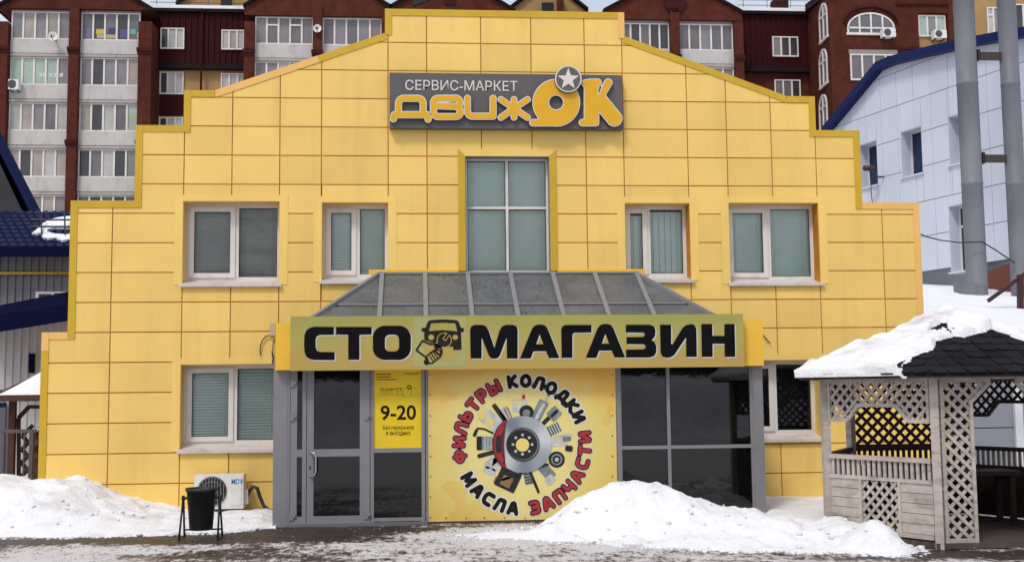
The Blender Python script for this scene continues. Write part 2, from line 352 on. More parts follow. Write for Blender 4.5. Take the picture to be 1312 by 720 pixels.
def columns(zm):
    c = [.37, 1.1626, 1.7228, 2.6784, 3.2692, 3.9421, 4.6143, 5.5914, 6.6]
    if 3.19 < zm < 4.38 or .8 < zm < 2.07: c = [.37, 1.1626, 1.7228, 2.6784, 3.2692, 4.6143, 5.5914, 6.6]
    return [-q for q in reversed(c)] + c
backing = MB(); npan = 0
cells = []
for i in range(len(rows) - 1):
    zt, zb = rows[i], rows[i + 1]; cuts = sorted({zt, zb})
    cs = columns((zt + zb) / 2)
    for j in range(len(cs) - 1):
        rects = [(cs[j], cs[j + 1], zb, zt)]
        for w in WIN.values():
            nr = []
            for (a, b, c, d) in rects:
                ox0, ox1, oz0, oz1 = max(a, w[0]), min(b, w[1]), max(c, w[2]), min(d, w[3])
                if ox1 - ox0 < .02 or oz1 - oz0 < .005: nr.append((a, b, c, d)); continue
                if ox0 - a > .05: nr.append((a, ox0, c, d))
                if b - ox1 > .05: nr.append((ox1, b, c, d))
                if oz0 - c > .01: nr.append((ox0, ox1, c, oz0))
                if d - oz1 > .01: nr.append((ox0, ox1, oz1, d))
            rects = nr
        cells += rects
G = .0080
for (a, b, c, d) in cells:
    P = clip_rect(OUT, a, b, c, d)
    if P: backing.prism(P, .014, .30)
    hidden = (abs((a + b) / 2) < 2.9 and d < 2.75)
    P = clip_rect(OUT, a + G, b - G, c + G, d - G)
    if P and not hidden:
        yo = random.uniform(-.002, .002)
        mb = MB(); mb.prism(P, yo, .016)
        cx = np.mean([q[0] for q in P]); cz = np.mean([q[1] for q in P])
        mb.build('cladding_panel', m_panel, BLD); npan += 1
backing.build('wall', m_back, BLD)
body = MB(); body.box(-6.1, 6.1, .75, 14, -.1, 4.3); body.box(-5.2, 5.2, .76, 13.9, 4.3, 5.4); body.box(-4.5, 4.5, .77, 13.8, 5.4, 5.9)
body.build('body_wall', m_int, BLD)
side = MB()
for s in (-1, 1):
    side.box(s * 6.105, s * 6.14, .31, 14.03, -.1, 4.3)
side.build('side_wall', m_panel, BLD)
# edge trims along the stepped outline; some lengths are newer and paler
def trim_seg(a, b, m, w=.098, inn=1):
    a = np.array(a); b = np.array(b); d = (b - a) / np.linalg.norm(b - a); n = np.array([-d[1], d[0]]) * inn
    mb = MB(); mb.prism([tuple(a), tuple(b), tuple(b + n * w), tuple(a + n * w)], -.012, .36); mb.build('edge_trim', m, BLD)
for s in (-1, 1):
    q = lambda i: (HALF[i][0] * s, HALF[i][1])
    k = s
    pale = lambda l, r: (m_trimp if (l if s < 0 else r) else m_trim)
    t = .098
    if s < 0:
        trim_seg((-6.52, -.1), (-6.52, 2.27), m_trim, t, -1); trim_seg((-6.52, 2.275), (-6.52, 2.535), m_trimp, t, -1)
    else: trim_seg(q(0), q(1), m_trim, t, 1)
    trim_seg((s * (6.52 - t - .002), 2.535), (s * 6.17, 2.535), m_trimp, t, 1 if s > 0 else -1)
    m_ = pale(0, 1)
    trim_seg((s * 6.17, 2.535 - t), (s * 6.17, 4.387), m_, t, 1 if s > 0 else -1)
    trim_seg((s * (6.17 - t - .002), 4.387), (s * 5.295, 4.387), m_, t, 1 if s > 0 else -1)
    trim_seg((s * 5.295, 4.387 - t), (s * 5.295, 5.475), m_trim, t, 1 if s > 0 else -1)
    trim_seg((s * (5.295 - t - .002), 5.475), (s * 4.628, 5.475), m_trim, t, 1 if s > 0 else -1)
    trim_seg((s * 4.628, 5.475 - t), (s * 4.628, 5.987), m_trim, t, 1 if s > 0 else -1)
    trim_seg((s * (4.628 - t - .002), 5.987), (s * 4.2, 5.987), m_trim, t, 1 if s > 0 else -1)
    if s < 0:
        mid = (-(4.2 + (1.768 - 4.2) * .60), 5.987 + .879 * .60)
        trim_seg((-4.2, 5.987), mid, m_trimp, t, -1); trim_seg((mid[0] + .003, mid[1]), (-1.768, 6.866), m_trim, t, -1)
    else: trim_seg((4.2, 5.987), (1.768, 6.866), m_trim, t, 1)
    trim_seg((s * 1.768, 6.866 - .03), (s * 1.768, 7.228), m_trimp if s > 0 else m_trim, t, 1 if s > 0 else -1)
trim_seg((1.67 if 0 else 1.668, 7.228), (-1.668, 7.228), m_trim, .098, 1)

def blind(parent, x0, x1, z0, z1, y, m, vertical=False):
    mb = MB(); p = .042 if vertical is not True else .09; cov = .91 if not vertical else 1.02
    if vertical is not True:
        n = int((z1 - z0) / p)
        for k in range(n):
            z = z1 - k * p; j = random.uniform(-.003, .003); sg_ = random.uniform(-.002, .002); mb.add([(x0, y + j, z + sg_), (x1, y + j, z - sg_), (x1, y + .016 + j, z - p * cov), (x0, y + .016 + j, z - p * cov)], [(0, 1, 2, 3)])
        for q in (.18, .82): mb.box(x0 + (x1 - x0) * q - .004, x0 + (x1 - x0) * q + .004, y - .012, y - .008, z0, z1)
        mb.box(x0, x1, y - .01, y + .02, z0 + .02, z0 + .045)
        mb.box(x0, x1, y - .01, y + .03, z1, z1 + .03)
    else:
        n = int((x1 - x0) / p)
        for k in range(n + 1):
            a = x0 + k * p; b = min(a + p * 1.03, x1); mb.add([(a, y, z0), (b, y + .02, z0), (b, y + .02, z1), (a, y, z1)], [(0, 1, 2, 3)])
    return mb.build('blind', m, parent)
def pvc_window(key, mull, sash, blinds, ym=.24, transom=None, slim=False):
    x0, x1, z0, z1 = WIN[key]
    fw = .062 if not slim else .038; fr = MB(); yb = ym + .07
    zb = z0 + .07 if not slim else z0
    fr.box(x0, x0 + fw, ym, yb, zb, z1); fr.box(x1 - fw, x1, ym, yb, zb, z1)
    fr.box(x0 + fw, x1 - fw, ym, yb, zb, zb + fw); fr.box(x0 + fw, x1 - fw, ym, yb, z1 - fw, z1)
    xs = [x0 + fw] + sum([[q - fw * .5, q + fw * .5] for q in mull], []) + [x1 - fw]
    for q in mull: fr.box(q - fw * .5, q + fw * .5, ym - .004, yb, zb + fw, z1 - fw)
    if transom:
        for a, b in zip(xs[::2], xs[1::2]): fr.box(a, b, ym - .004, yb, transom - fw / 2, transom + fw / 2)
    w = fr.build('window', m_pvc, BLD)
    if slim: w['label'] = 'tall four pane window framed in mustard above the entrance roof'
    i = 0
    for k, (a, b) in enumerate(zip(xs[::2], xs[1::2])):
        spans = [(zb + fw, z1 - fw)] if not transom else [(zb + fw, transom - fw / 2), (transom + fw / 2, z1 - fw)]
        for (c, d) in spans:
            if k in sash:
                s = MB(); t = .058
                s.box(a - .012, a + t, ym - .022, ym + .03, c - .012, d + .012); s.box(b - t, b + .012, ym - .022, ym + .03, c - .012, d + .012)
                s.box(a + t, b - t, ym - .022, ym + .03, c - .012, c + t); s.box(a + t, b - t, ym - .022, ym + .03, d - t, d + .012)
                s.build('sash', m_pvc, w); A, B, C, D = a + t, b - t, c + t, d - t; yg = ym + .004
            else: A, B, C, D = a, b, c, d; yg = ym + .03
            gk = MB(); e = .009
            gk.box(A, A + e, yg - .006, yg, C, D); gk.box(B - e, B, yg - .006, yg, C, D); gk.box(A + e, B - e, yg - .006, yg, C, C + e); gk.box(A + e, B - e, yg - .006, yg, D - e, D)
            gk.build('gasket', m_gask, w)
            pn = MB(); pn.add([(A, yg, C), (B, yg, C), (B, yg, D), (A, yg, D)], [(0, 1, 2, 3)]); pn.build('pane', m_glass, w)
            bm, vert, top = blinds[i % len(blinds)]; i += 1
            if bm is not None: blind(w, A - .03, B + .03, C - .02, D - .02 - top, yg + .06, bm, vert)
    rv = MB(); e = .012
    rv.box(x0 - .002, x0 + .006, -.001, ym + .07, z0, z1); rv.box(x1 - .006, x1 + .002, -.001, ym + .07, z0, z1); rv.box(x0 + .006, x1 - .006, -.001, ym + .07, z1 - .006, z1 + .002)
    rv.build('reveal', m_panel if not slim else m_alul, w)
    if not slim:
        sm = MB(); sm.hexa([(x0 - .035, -.055, z0 - .004), (x1 + .035, -.055, z0 - .004), (x1 - .007, ym, z0 + .062), (x0 + .007, ym, z0 + .062), (x0 - .035, -.055, z0 + .012), (x1 + .035, -.055, z0 + .012), (x1 - .007, ym, z0 + .078), (x0 + .007, ym, z0 + .078)])
        sm.box(x0 - .035, x1 + .035, -.056, -.05, z0 - .03, z0 + .01); sm.build('sill', m_sill, w)
        tm = MB(); t = .115
        tm.box(x0 - t, x0, -.006, .02, z0, z1 + .09); tm.box(x1, x1 + t, -.006, .02, z0, z1 + .09); tm.box(x0, x1, -.006, .02, z1, z1 + .09)
        tm.build('window_trim', m_panel, w)
    else:
        tm = MB(); t = .105
        for s in (-1, 1):
            tm = MB(); xa = x0 if s < 0 else x1
            tm.prism([(xa, z0 + .02), (xa + s * t, z0 + .02), (xa + s * t, z1 + .11), (xa, z1)], -.012, .02)
            tm.build('window_trim', m_trim, w)
        t2 = MB(); t2.prism([(x0, z1), (x1, z1), (x1 + t - .003, z1 + .107), (x0 - t + .003, z1 + .107)], -.014, .02); t2.build('window_trim', m_panel, w)
    return w
A_ = (m_blindA, False, 0); B_ = (m_blindB, False, 0); V_ = (m_blindA, True, 0)
pvc_window('a', [-3.90], {0}, [B_, B_]); pvc_window('b', [-2.17], {0}, [A_, A_]); pvc_window('d', [2.11], {0}, [V_, V_]); pvc_window('e', [3.93], {0}, [(m_blindA, 'smooth', 0), (m_blindA, 'smooth', 0)])
pvc_window('f', [-3.90], {0}, [A_, A_]); pvc_window('g', [3.95], {0}, [(None, 0, 0), (None, 0, 0)])
S_ = (m_blindA, 'smooth', 0)
pvc_window('c', [.005], set(), [S_, S_, S_, S_], ym=.16, transom=4.32, slim=True)
ap = MB(); ap.box(-.612, .618, -.02, .1, 3.20, 3.36); ap.build('apron', m_alu, BLD)
fl = MB(); fl.box(-2.0, -.72, -.016, .02, 3.33, 3.40); fl.box(.72, 2.0, -.016, .02, 3.33, 3.40); fl.build('flashing', m_yflash, BLD)

# ------------------------------------------------------------------ glazed vestibule
VF = -1.75
VES = thing('entrance_vestibule', (0, VF, 0), 'grey framed glass entrance porch with sloping roof on the yellow front', 'porch')
vx = lambda px: atX(px, 560, VF); vz = lambda py, px=656: atZ(px, py, VF)
ZT, ZB = 2.12, .02
xL, xR = vx(350), vx(979)
zl = lambda py: atZ(430, py, VF); zr_ = lambda py: atZ(880, py, VF)
def fbox(name, a, b, c, d, m=None, y0=VF, y1=VF + .08, par=None): return pbox(name, a, b, y0, y1, c, d, m or m_alu, par or VES)
fbox('pilaster', xL, vx(368), ZB - .05, ZT, m_alul, VF - .005, VF + .25); fbox('pilaster', vx(966), xR, ZB - .05, ZT, m_alul, VF - .005, VF + .25)
# frame members
def frame_bar(a, b, y0, y1, c, d): return pbox('frame_bar', a, b, y0, y1, c, d, m_alul, VES)
for a, b in ((368, 371.5), (474.5, 479), (540, 544.5), (545.5, 549), (788, 795)): frame_bar(vx(a), vx(b), VF, VF + .08, ZB - .03, ZT)
frame_bar(vx(479), vx(540), VF + .002, VF + .078, zl(664.5), zl(669)); frame_bar(vx(479), vx(540), VF + .002, VF + .078, zl(575), zl(580.5))
frame_bar(vx(795), vx(966), VF + .002, VF + .078, zr_(570), zr_(574.5)); frame_bar(vx(795), vx(966), VF + .002, VF + .078, zr_(655.5), zr_(660)); frame_bar(vx(795), vx(966), VF + .002, VF + .078, ZT - .06, ZT)
frame_bar(vx(855.5), vx(859.5), VF + .004, VF + .074, zr_(655.5), ZT - .06); frame_bar(vx(371.5), vx(474.5), VF + .002, VF + .078, ZT - .075, ZT)
frame_bar(vx(795), vx(797), VF + .01, VF + .07, zr_(655.5), ZT - .06); frame_bar(vx(962.5), vx(966), VF + .01, VF + .07, zr_(655.5), ZT - .06)

def pane(a, b, c, d, m=m_dglass, y=VF + .035, par=VES):
    q = MB(); q.box(a, b, y, y + .012, c, d); return q.build('pane', m, par)
zm = zr_(572.2)
pane(vx(797), vx(855.5), zm + .03, ZT - .06); pane(vx(859.5), vx(962.5), zm + .03, ZT - .06); pane(vx(797), vx(855.5), zr_(655.5), zm - .028); pane(vx(859.5), vx(962.5), zr_(655.5), zm - .028)
pane(vx(479), vx(540), zl(664.5), zl(580.5))
# sidelight leaf and door leaf
def leaf(name, xa, xb, st, zlo, zhi, zr0, zr1, y=VF - .012):
    s = MB(); y1 = y + .07
    s.box(xa, xa + st[0], y, y1, zlo, zhi); s.box(xb - st[1], xb, y, y1, zlo, zhi)
    s.box(xa + st[0], xb - st[1], y, y1, zlo, zlo + .095); s.box(xa + st[0], xb - st[1], y, y1, zhi - .085, zhi); s.box(xa + st[0], xb - st[1], y, y1, zr0, zr1)
    o = s.build(name, m_alul, VES)
    for c, d in ((zlo + .095, zr0), (zr1, zhi - .085)):
        pane(xa + st[0], xb - st[1], c, d, m_dglass, y + .03, o)
    return o
zlo, zhi = zl(672) + .015, ZT - .08
zr0, zr1 = zl(584.5), zl(575)
sdl = leaf('side_leaf', vx(372.2), vx(392.5), (.082, .05), zlo, zhi, zr0, zr1)
dor = leaf('door', vx(393.3), vx(473.8), (.085, .125), zlo, zhi, zr0, zr1)
hd = MB(); hx_ = vx(403.5)
hd.tube([(vx(398), VF - .015, zl(579)), (vx(399.5), VF - .07, zl(579)), (vx(404), VF - .085, zl(579.5)), (vx(405.5), VF - .085, zl(583)), (vx(405.5), VF - .085, zl(604)), (vx(404), VF - .085, zl(608)), (vx(399.5), VF - .07, zl(609)), (vx(398), VF - .015, zl(609))], .013, 8); hd.build('handle', m_steel, dor, True)
lk = MB(); lk.box(vx(396.5), vx(398.5), VF - .02, VF - .01, zl(600), zl(596)); lk.build('lock', m_black, dor)
for xh, par in ((373, sdl), (468, dor)):
    for yh in (490, 533, 660):
        h = MB(); h.box(vx(xh - 1), vx(xh + 3.5), VF - .03, VF - .01, zl(yh + 5), zl(yh - 4)); h.box(vx(xh + 2.5), vx(xh + 6.5), VF - .035, VF - .013, zl(yh + 1.5), zl(yh - 2.5)); h.build('hinge', m_alul, par)
cl_ = MB(); cl_.box(vx(433), vx(440), VF - .04, VF - .012, zhi - .05, zhi - .02); cl_.build('door_closer', m_black, dor)
thr = MB(); thr.box(vx(370), vx(548), VF - .06, VF + .1, -.03, ZB + .012); thr.build('threshold', m_alu, VES)
# side walls of the vestibule and solid infill behind the banner
for s, xx in ((-1, xL), (1, xR)):
    b = MB()
    for y in (VF + .25, -.9, -.06): b.box(xx, xx - s * .06, y, y + .06, ZB - .05, ZT)
    for z in (ZB - .05, 1.0, ZT - .06): b.box(xx - s * .002, xx - s * .058, VF + .31, -.06, z, z + .06)
    b.build('side_frame', m_alul, VES)
    g = MB(); g.box(xx - s * .025, xx - s * .035, VF + .3, -.03, ZB, ZT); g.build('side_pane', m_dglass, VES)
inf = MB(); inf.box(vx(549), vx(788), VF + .06, VF + .10, -.03, ZT); inf.build('infill_panel', m_alu, VES)
dk = MB(); dk.box(xL + .08, xR - .08, VF + .13, VF + .15, -.02, ZT - .02); dk.build('dark_interior_sheet', m_int, VES)  # dark sheet stands in for the unlit space behind the glass
# ribbed plinth strip below the banner
pl = MB()
for k in range(62):
    xa = vx(549) + k * (vx(788) - vx(549)) / 62; pl.box(xa + .006, xa + .030, VF - .018, VF + .05, -.03, zl(667.5) + .02)
o = pl.build('corrugated_plinth', m_alu, VES); o['kind'] = 'stuff'
# sloping roof of dull panes between ribs
m_film = mat('cracked grey film', (.115, .125, .13), .5, .22, 2.5, (.06, .066, .07), .5, (2, 2, 2), .15, 20)
def cracked(m):
    t = m.node_tree; N = t.nodes; L = t.links; p = N['Principled BSDF']; src = p.inputs['Base Color'].links[0].from_socket
    g = N.new('ShaderNodeNewGeometry'); mp = N.new('ShaderNodeMapping'); mp.inputs['Scale'].default_value = (1.9, .40, .40); L.new(g.outputs['Position'], mp.inputs[0])
    nz = N.new('ShaderNodeTexNoise'); nz.inputs['Scale'].default_value = 9; L.new(mp.outputs[0], nz.inputs['Vector'])
    ad = N.new('ShaderNodeMix'); ad.data_type = 'RGBA'; ad.inputs[0].default_value = .16; L.new(mp.outputs[0], ad.inputs[6]); L.new(nz.outputs['Color'], ad.inputs[7])
    v = N.new('ShaderNodeTexVoronoi'); v.feature = 'DISTANCE_TO_EDGE'; v.inputs['Scale'].default_value = 13; L.new(ad.outputs[2], v.inputs['Vector'])
    mr = N.new('ShaderNodeMapRange'); mr.inputs[1].default_value = .0; mr.inputs[2].default_value = .045; L.new(v.outputs['Distance'], mr.inputs[0])
    n2 = N.new('ShaderNodeTexNoise'); n2.inputs['Scale'].default_value = 3; L.new(g.outputs['Position'], n2.inputs['Vector'])
    m2 = N.new('ShaderNodeMapRange'); m2.inputs[1].default_value = .42; m2.inputs[2].default_value = .60; m2.inputs[3].default_value = 1; m2.inputs[4].default_value = 0; L.new(n2.outputs['Fac'], m2.inputs[0])
    mxm = N.new('ShaderNodeMath'); mxm.operation = 'MAXIMUM'; L.new(mr.outputs[0], mxm.inputs[0]); L.new(m2.outputs[0], mxm.inputs[1])
    mx = N.new('ShaderNodeMix'); mx.data_type = 'RGBA'; L.new(mxm.outputs[0], mx.inputs[0]); mx.inputs[6].default_value = (.022, .023, .025, 1); L.new(src, mx.inputs[7]); L.new(mx.outputs[2], p.inputs['Base Color'])
cracked(m_film)
RT = np.array([0, -.02, 3.335]); RBt = np.array([0, -1.82, 2.30])
def rp(x, f, lift=0.):
    q = RT + (RBt - RT) * f; nrm = np.array([0, -.5, .866]); return np.array([x, q[1], q[2]]) + nrm * lift
ribx = [-1.81 + .612 * k for k in range(7)]
def quadplate(P, th, nrm):
    P = [np.array(p) for p in P]; n = np.array(nrm); mb = MB(); k = len(P)
    mb.add([p for p in P] + [p - n * th for p in P], [tuple(range(k)), tuple(range(2 * k - 1, k - 1, -1))] + [(i, i + k, (i + 1) % k + k, (i + 1) % k) for i in range(k)]); return mb
FM = .50
for k in range(6):
    a, b = ribx[k] + .03, ribx[k + 1] - .03
    for f0, f1 in ((.0, FM - .012), (FM + .012, 1.)):
        quadplate([rp(a, f1), rp(b, f1), rp(b, f0), rp(a, f0)], .012, (0, -.5, .866)).build('roof_pane', m_film, VES)
hipL = lambda s, f: np.array([s * (1.84 + (3.08 - 1.84) * f), RT[1] + (RBt[1] - RT[1]) * f, RT[2] + (RBt[2] - RT[2]) * f])
for s in (-1, 1):
    xr = ribx[0] if s < 0 else ribx[-1]
    # front slope triangles beside the outer ribs
    t1 = [rp(xr + s * .03, FM - .012), hipL(s, FM - .012) - np.array([s * .05, 0, 0]), rp(xr + s * .03, .04)]
    t2 = [rp(xr + s * .03, 1), hipL(s, 1) - np.array([s * .05, 0, 0]), hipL(s, FM + .012) - np.array([s * .05, 0, 0]), rp(xr + s * .03, FM + .012)]
    for t in (t1, t2): quadplate(t if s > 0 else t[::-1], .012, (0, -.5, .866)).build('roof_pane', m_film, VES)
    # end slope back to the wall
    e = [hipL(s, 1), np.array([s * 3.08, -.02, 2.30]), np.array([s * 1.84, -.02, RT[2]])]
    quadplate(e if s > 0 else e[::-1], .012, (s * .64, 0, .76)).build('roof_pane', m_film, VES)
    r = MB(); r.bar(hipL(s, -.0) + np.array([0, 0, .01]), hipL(s, 1) + np.array([0, 0, .01]), .065, .05); r.build('roof_rib', m_alul, VES)
for x in ribx:
    r = MB(); r.bar(rp(x, -.0, .012), rp(x, 1, .012), .062, .05); r.build('roof_rib', m_alul, VES)
bb = MB(); xs_ = [ -2.40] + ribx + [2.40]
for a, b in zip(xs_[:-1], xs_[1:]): bb.bar(rp(a + .031, FM, .006), rp(b - .031, FM, .006), .026, .03, (0, -.5, .866))
bb.build('roof_bar', m_alul, VES)
tb = MB(); tb.bar((-1.86, -.03, 3.345), (1.90, -.03, 3.345), .05, .03); tb.build('roof_bar', m_alul, VES)
cl2 = MB(); cl2.box(xL + .02, xR - .02, VF + .02, -.02, ZT, ZT + .05); cl2.build('ceiling', m_alu, VES)

# ------------------------------------------------------------------ flat shapes from distance fields (letters, emblems)
def seg_d(px, py, a, b):
    ax, ay = a; bx, by = b; dx, dy = bx - ax, by - ay; l2 = dx * dx + dy * dy + 1e-12
    t = np.clip(((px - ax) * dx + (py - ay) * dy) / l2, 0, 1); return np.hypot(px - ax - t * dx, py - ay - t * dy)
def strokes(paths, r):
    def f(x, y):
        d = np.full_like(x, 1e9)
        for P in paths:
            for a, b in zip(P[:-1], P[1:]): d = np.minimum(d, seg_d(x, y, a, b))
        return d - r
    return f
def poly(P):
    def f(x, y):
        d = np.full_like(x, 1e9); ins = np.zeros(x.shape, bool)
        for a, b in zip(P, P[1:] + P[:1]):
            d = np.minimum(d, seg_d(x, y, a, b))
            c = ((a[1] > y) != (b[1] > y)) & (x < (b[0] - a[0]) * (y - a[1]) / ((b[1] - a[1]) if b[1] != a[1] else 1e-12) + a[0]); ins ^= c
        return np.where(ins, -d, d)
    return f
def circ(cx, cy, r): return lambda x, y: np.hypot(x - cx, y - cy) - r
def rrect(cx, cy, hx, hy, r):
    def f(x, y):
        qx = np.abs(x - cx) - hx + r; qy = np.abs(y - cy) - hy + r
        return np.hypot(np.maximum(qx, 0), np.maximum(qy, 0)) + np.minimum(np.maximum(qx, qy), 0) - r
    return f
def U(*F): return lambda x, y: np.minimum.reduce([f(x, y) for f in F])
def D(a, *F): return lambda x, y: np.maximum.reduce([a(x, y)] + [-f(x, y) for f in F])
def I(*F): return lambda x, y: np.maximum.reduce([f(x, y) for f in F])
def off(f, e): return lambda x, y: f(x, y) - e
def shift(f, dx, dy): return lambda x, y: f(x - dx, y - dy)
def rot(f, cx, cy, a):
    c, s = math.cos(a), math.sin(a)
    return lambda x, y: f(cx + c * (x - cx) + s * (y - cy), cy - s * (x - cx) + c * (y - cy))
def arc(cx, cy, rx, ry, a0, a1, n=8): return [(cx + rx * math.cos(math.radians(a0 + (a1 - a0) * k / n)), cy + ry * math.sin(math.radians(a0 + (a1 - a0) * k / n))) for k in range(n + 1)]
def plate(f, bb, res, mp, th, name, m, parent, side=None):
    """fill f<0 inside bb (x0,x1,y0,y1) on a grid of pitch res; mp(u,v) -> front point; extruded back by th along +Y"""
    xs = np.arange(bb[0], bb[1] + res, res); ys = np.arange(bb[2], bb[3] + res, res); gx, gy = np.meshgrid(xs, ys); d = f(gx, gy)
    d = np.where(np.abs(d) < 1e-9, 1e-9, d); d[0, :] = d[-1, :] = np.maximum(d[0, :], 1e-6); d[-1, :] = np.maximum(d[-1, :], 1e-6); d[:, 0] = np.maximum(d[:, 0], 1e-6); d[:, -1] = np.maximum(d[:, -1], 1e-6)
    vid = {}; V = []; F = []
    def vert(key, u, v):
        if key not in vid: vid[key] = len(V); V.append((u, v))
        return vid[key]
    ny, nx = d.shape; ins = d < 0; full = ins[:-1, :-1] & ins[1:, :-1] & ins[:-1, 1:] & ins[1:, 1:]; anyin = ins[:-1, :-1] | ins[1:, :-1] | ins[:-1, 1:] | ins[1:, 1:]
    B = []
    for j in range(ny - 1):
        i = 0
        while i < nx - 1:
            if full[j, i]:
                k = i
                while k < nx - 1 and full[j, k]: k += 1
                F.append((vert((i, j), xs[i], ys[j]), vert((k, j), xs[k], ys[j]), vert((k, j + 1), xs[k], ys[j + 1]), vert((i, j + 1), xs[i], ys[j + 1]))); i = k; continue
            if anyin[j, i]:
                cs = [(i, j), (i + 1, j), (i + 1, j + 1), (i, j + 1)]; P = []; cut = []
                for q in range(4):
                    a, b = cs[q], cs[(q + 1) % 4]; da, db = d[a[1], a[0]], d[b[1], b[0]]
                    if da < 0: P.append(vert(a, xs[a[0]], ys[a[1]]))
                    if (da < 0) != (db < 0):
                        t = da / (da - db); key = (min(a, b), max(a, b)); w = vert(key, xs[a[0]] + t * (xs[b[0]] - xs[a[0]]), ys[a[1]] + t * (ys[b[1]] - ys[a[1]])); P.append(w); cut.append((w, da < 0))
                if len(P) > 2: F.append(tuple(P))
                if len(cut) == 2: B.append((cut[0][0], cut[1][0]) if cut[0][1] else (cut[1][0], cut[0][0]))
                elif len(cut) == 4: B += [(cut[0][0], cut[1][0]), (cut[2][0], cut[3][0])]
            i += 1
    if not V: return None
    fr = [np.array(mp(u, v)) for u, v in V]; n = len(fr); mb = MB()
    faces = list(F) + ([(a, b, b + n, a + n) for a, b in B] if th else [])
    mb.add(fr + ([q + np.array([0, th, 0]) for q in fr] if th else []), faces)
    if side is not None: mb.mi = [0] * len(F) + [1] * (len(faces) - len(F)); return mb.build(name, [m, side], parent)
    return mb.build(name, m, parent)

# text with Blender's built-in font, as a mesh fitted to a box
def text_part(s, x0, x1, z0, z1, y, m, parent, name='lettering', bold=.0, th=0.):
    cu = bpy.data.curves.new('text', 'FONT'); cu.body = s; cu.offset = bold; cu.resolution_u = 4; cu.fill_mode = 'FRONT' if th == 0 else 'BOTH'; cu.extrude = 0
    o = bpy.data.objects.new('text', cu); me = o.to_mesh(); n = len(me.vertices)
    v = np.zeros(n * 3); me.vertices.foreach_get('co', v); v = v.reshape(-1, 3); F = [tuple(p.vertices) for p in me.polygons]
    o.to_mesh_clear(); bpy.data.objects.remove(o); bpy.data.curves.remove(cu)
    mn, mx = v.min(0), v.max(0); P = [(x0 + (q[0] - mn[0]) / (mx[0] - mn[0]) * (x1 - x0), y, z0 + (q[1] - mn[1]) / (mx[1] - mn[1]) * (z1 - z0)) for q in v]
    mb = MB(); mb.add(P, F); return mb.build(name, m, parent)

# ------------------------------------------------------------------ long shop sign over the entrance
YS = -2.02
SG = thing('shop_sign', at(663, 472, YS), 'long faded green yellow signboard with heavy black letters above the glass entrance', 'sign')
def sign_mat():
    m = bpy.data.materials.new('faded sign print'); m.use_nodes = True; t = m.node_tree; N = t.nodes; L = t.links; p = N['Principled BSDF']; p.inputs['Roughness'].default_value = .5
    g = N.new('ShaderNodeNewGeometry'); sx = N.new('ShaderNodeSeparateXYZ'); L.new(g.outputs['Position'], sx.inputs[0])
    n = N.new('ShaderNodeTexNoise'); n.inputs['Scale'].default_value = 1.6; n.inputs['Detail'].default_value = 6; L.new(g.outputs['Position'], n.inputs['Vector'])
    mr = N.new('ShaderNodeMapRange'); mr.inputs[1].default_value = 2.02; mr.inputs[2].default_value = 2.62; L.new(sx.outputs['Z'], mr.inputs[0])
    ma = N.new('ShaderNodeMath'); ma.operation = 'MULTIPLY_ADD'; L.new(n.outputs['Fac'], ma.inputs[0]); ma.inputs[1].default_value = .9; ma.inputs[2].default_value = -.45
    ad = N.new('ShaderNodeMath'); L.new(mr.outputs[0], ad.inputs[0]); L.new(ma.outputs[0], ad.inputs[1])
    r = N.new('ShaderNodeValToRGB'); e = r.color_ramp.elements; e[0].position = .05; e[0].color = (.45, .31, .075, 1); e[1].position = .98; e[1].color = (.33, .315, .075, 1); k = e.new(.5); k.color = (.41, .345, .085, 1)
    L.new(ad.outputs[0], r.inputs[0]); L.new(r.outputs[0], p.inputs['Base Color']); return m
m_sign = sign_mat(); m_ink = mat('black ink', (.006, .006, .007), .55, .2, 3, spec=.06); m_halo = mat('white ink', (.55, .55, .50), .6, .1, 3); m_icon = mat('soft black ink', (.022, .020, .018), .6, .2, 3, spec=.06); m_patch = mat('pale green patch', (.36, .375, .14), .6, .15, 2, (.42, .34, .09), .8, (2, 2, 2))
zA = atZ(656, 403.8, YS); zB = atZ(656, 472.3, YS); xa, xb = atX(372, 440, YS), atX(953, 440, YS)
b = MB(); b.box(xa, xb, YS, YS + .14, zB, zA); b.build('board', m_sign, SG)
yb_ = YS + .142
b = MB(); b.box(atX(353, 440, yb_), atX(978, 440, yb_), yb_, VF + .05, atZ(365, 474, yb_), atZ(365, 414, yb_)); b.build('fascia_box', m_yflash, SG)
zs_ = lambda py: zB + (zA - zB) * (472.3 - py) / (472.3 - 403.8)
def crop(x0, y0, sc, Y, dy=0.):
    def mp(u, v): q = at(x0 + u / sc, y0 + v / sc, Y); return (q[0], Y - dy, q[2])
    return mp
K3 = crop(380, 400, 5.9636, YS, .006); K4 = crop(590, 400, 6.56, YS, .006); K5 = crop(770, 400, 5.9636, YS, .006)
C_ = poly([(285, 112), (140, 110), (105, 117), (75, 138), (61, 172), (57, 240), (61, 305), (74, 337), (100, 357), (140, 364), (291, 365), (291, 304), (182, 303), (157, 295), (147, 270), (145, 215), (152, 185), (177, 172), (285, 172)])
T_ = poly([(302, 112), (575, 112), (572, 170), (480, 172), (480, 362), (395, 362), (395, 172), (302, 170)])
O_ = D(rrect(728, 233, 145, 130, 92), rrect(729, 235, 54, 64, 36))
M_ = poly([(85, 388), (80, 150), (90, 118), (120, 106), (185, 106), (215, 118), (235, 150), (285, 300), (330, 150), (350, 118), (385, 106), (440, 106), (470, 118), (480, 145), (480, 388), (390, 388), (388, 210), (330, 365), (310, 385), (285, 390), (255, 385), (240, 365), (177, 210), (177, 388)])
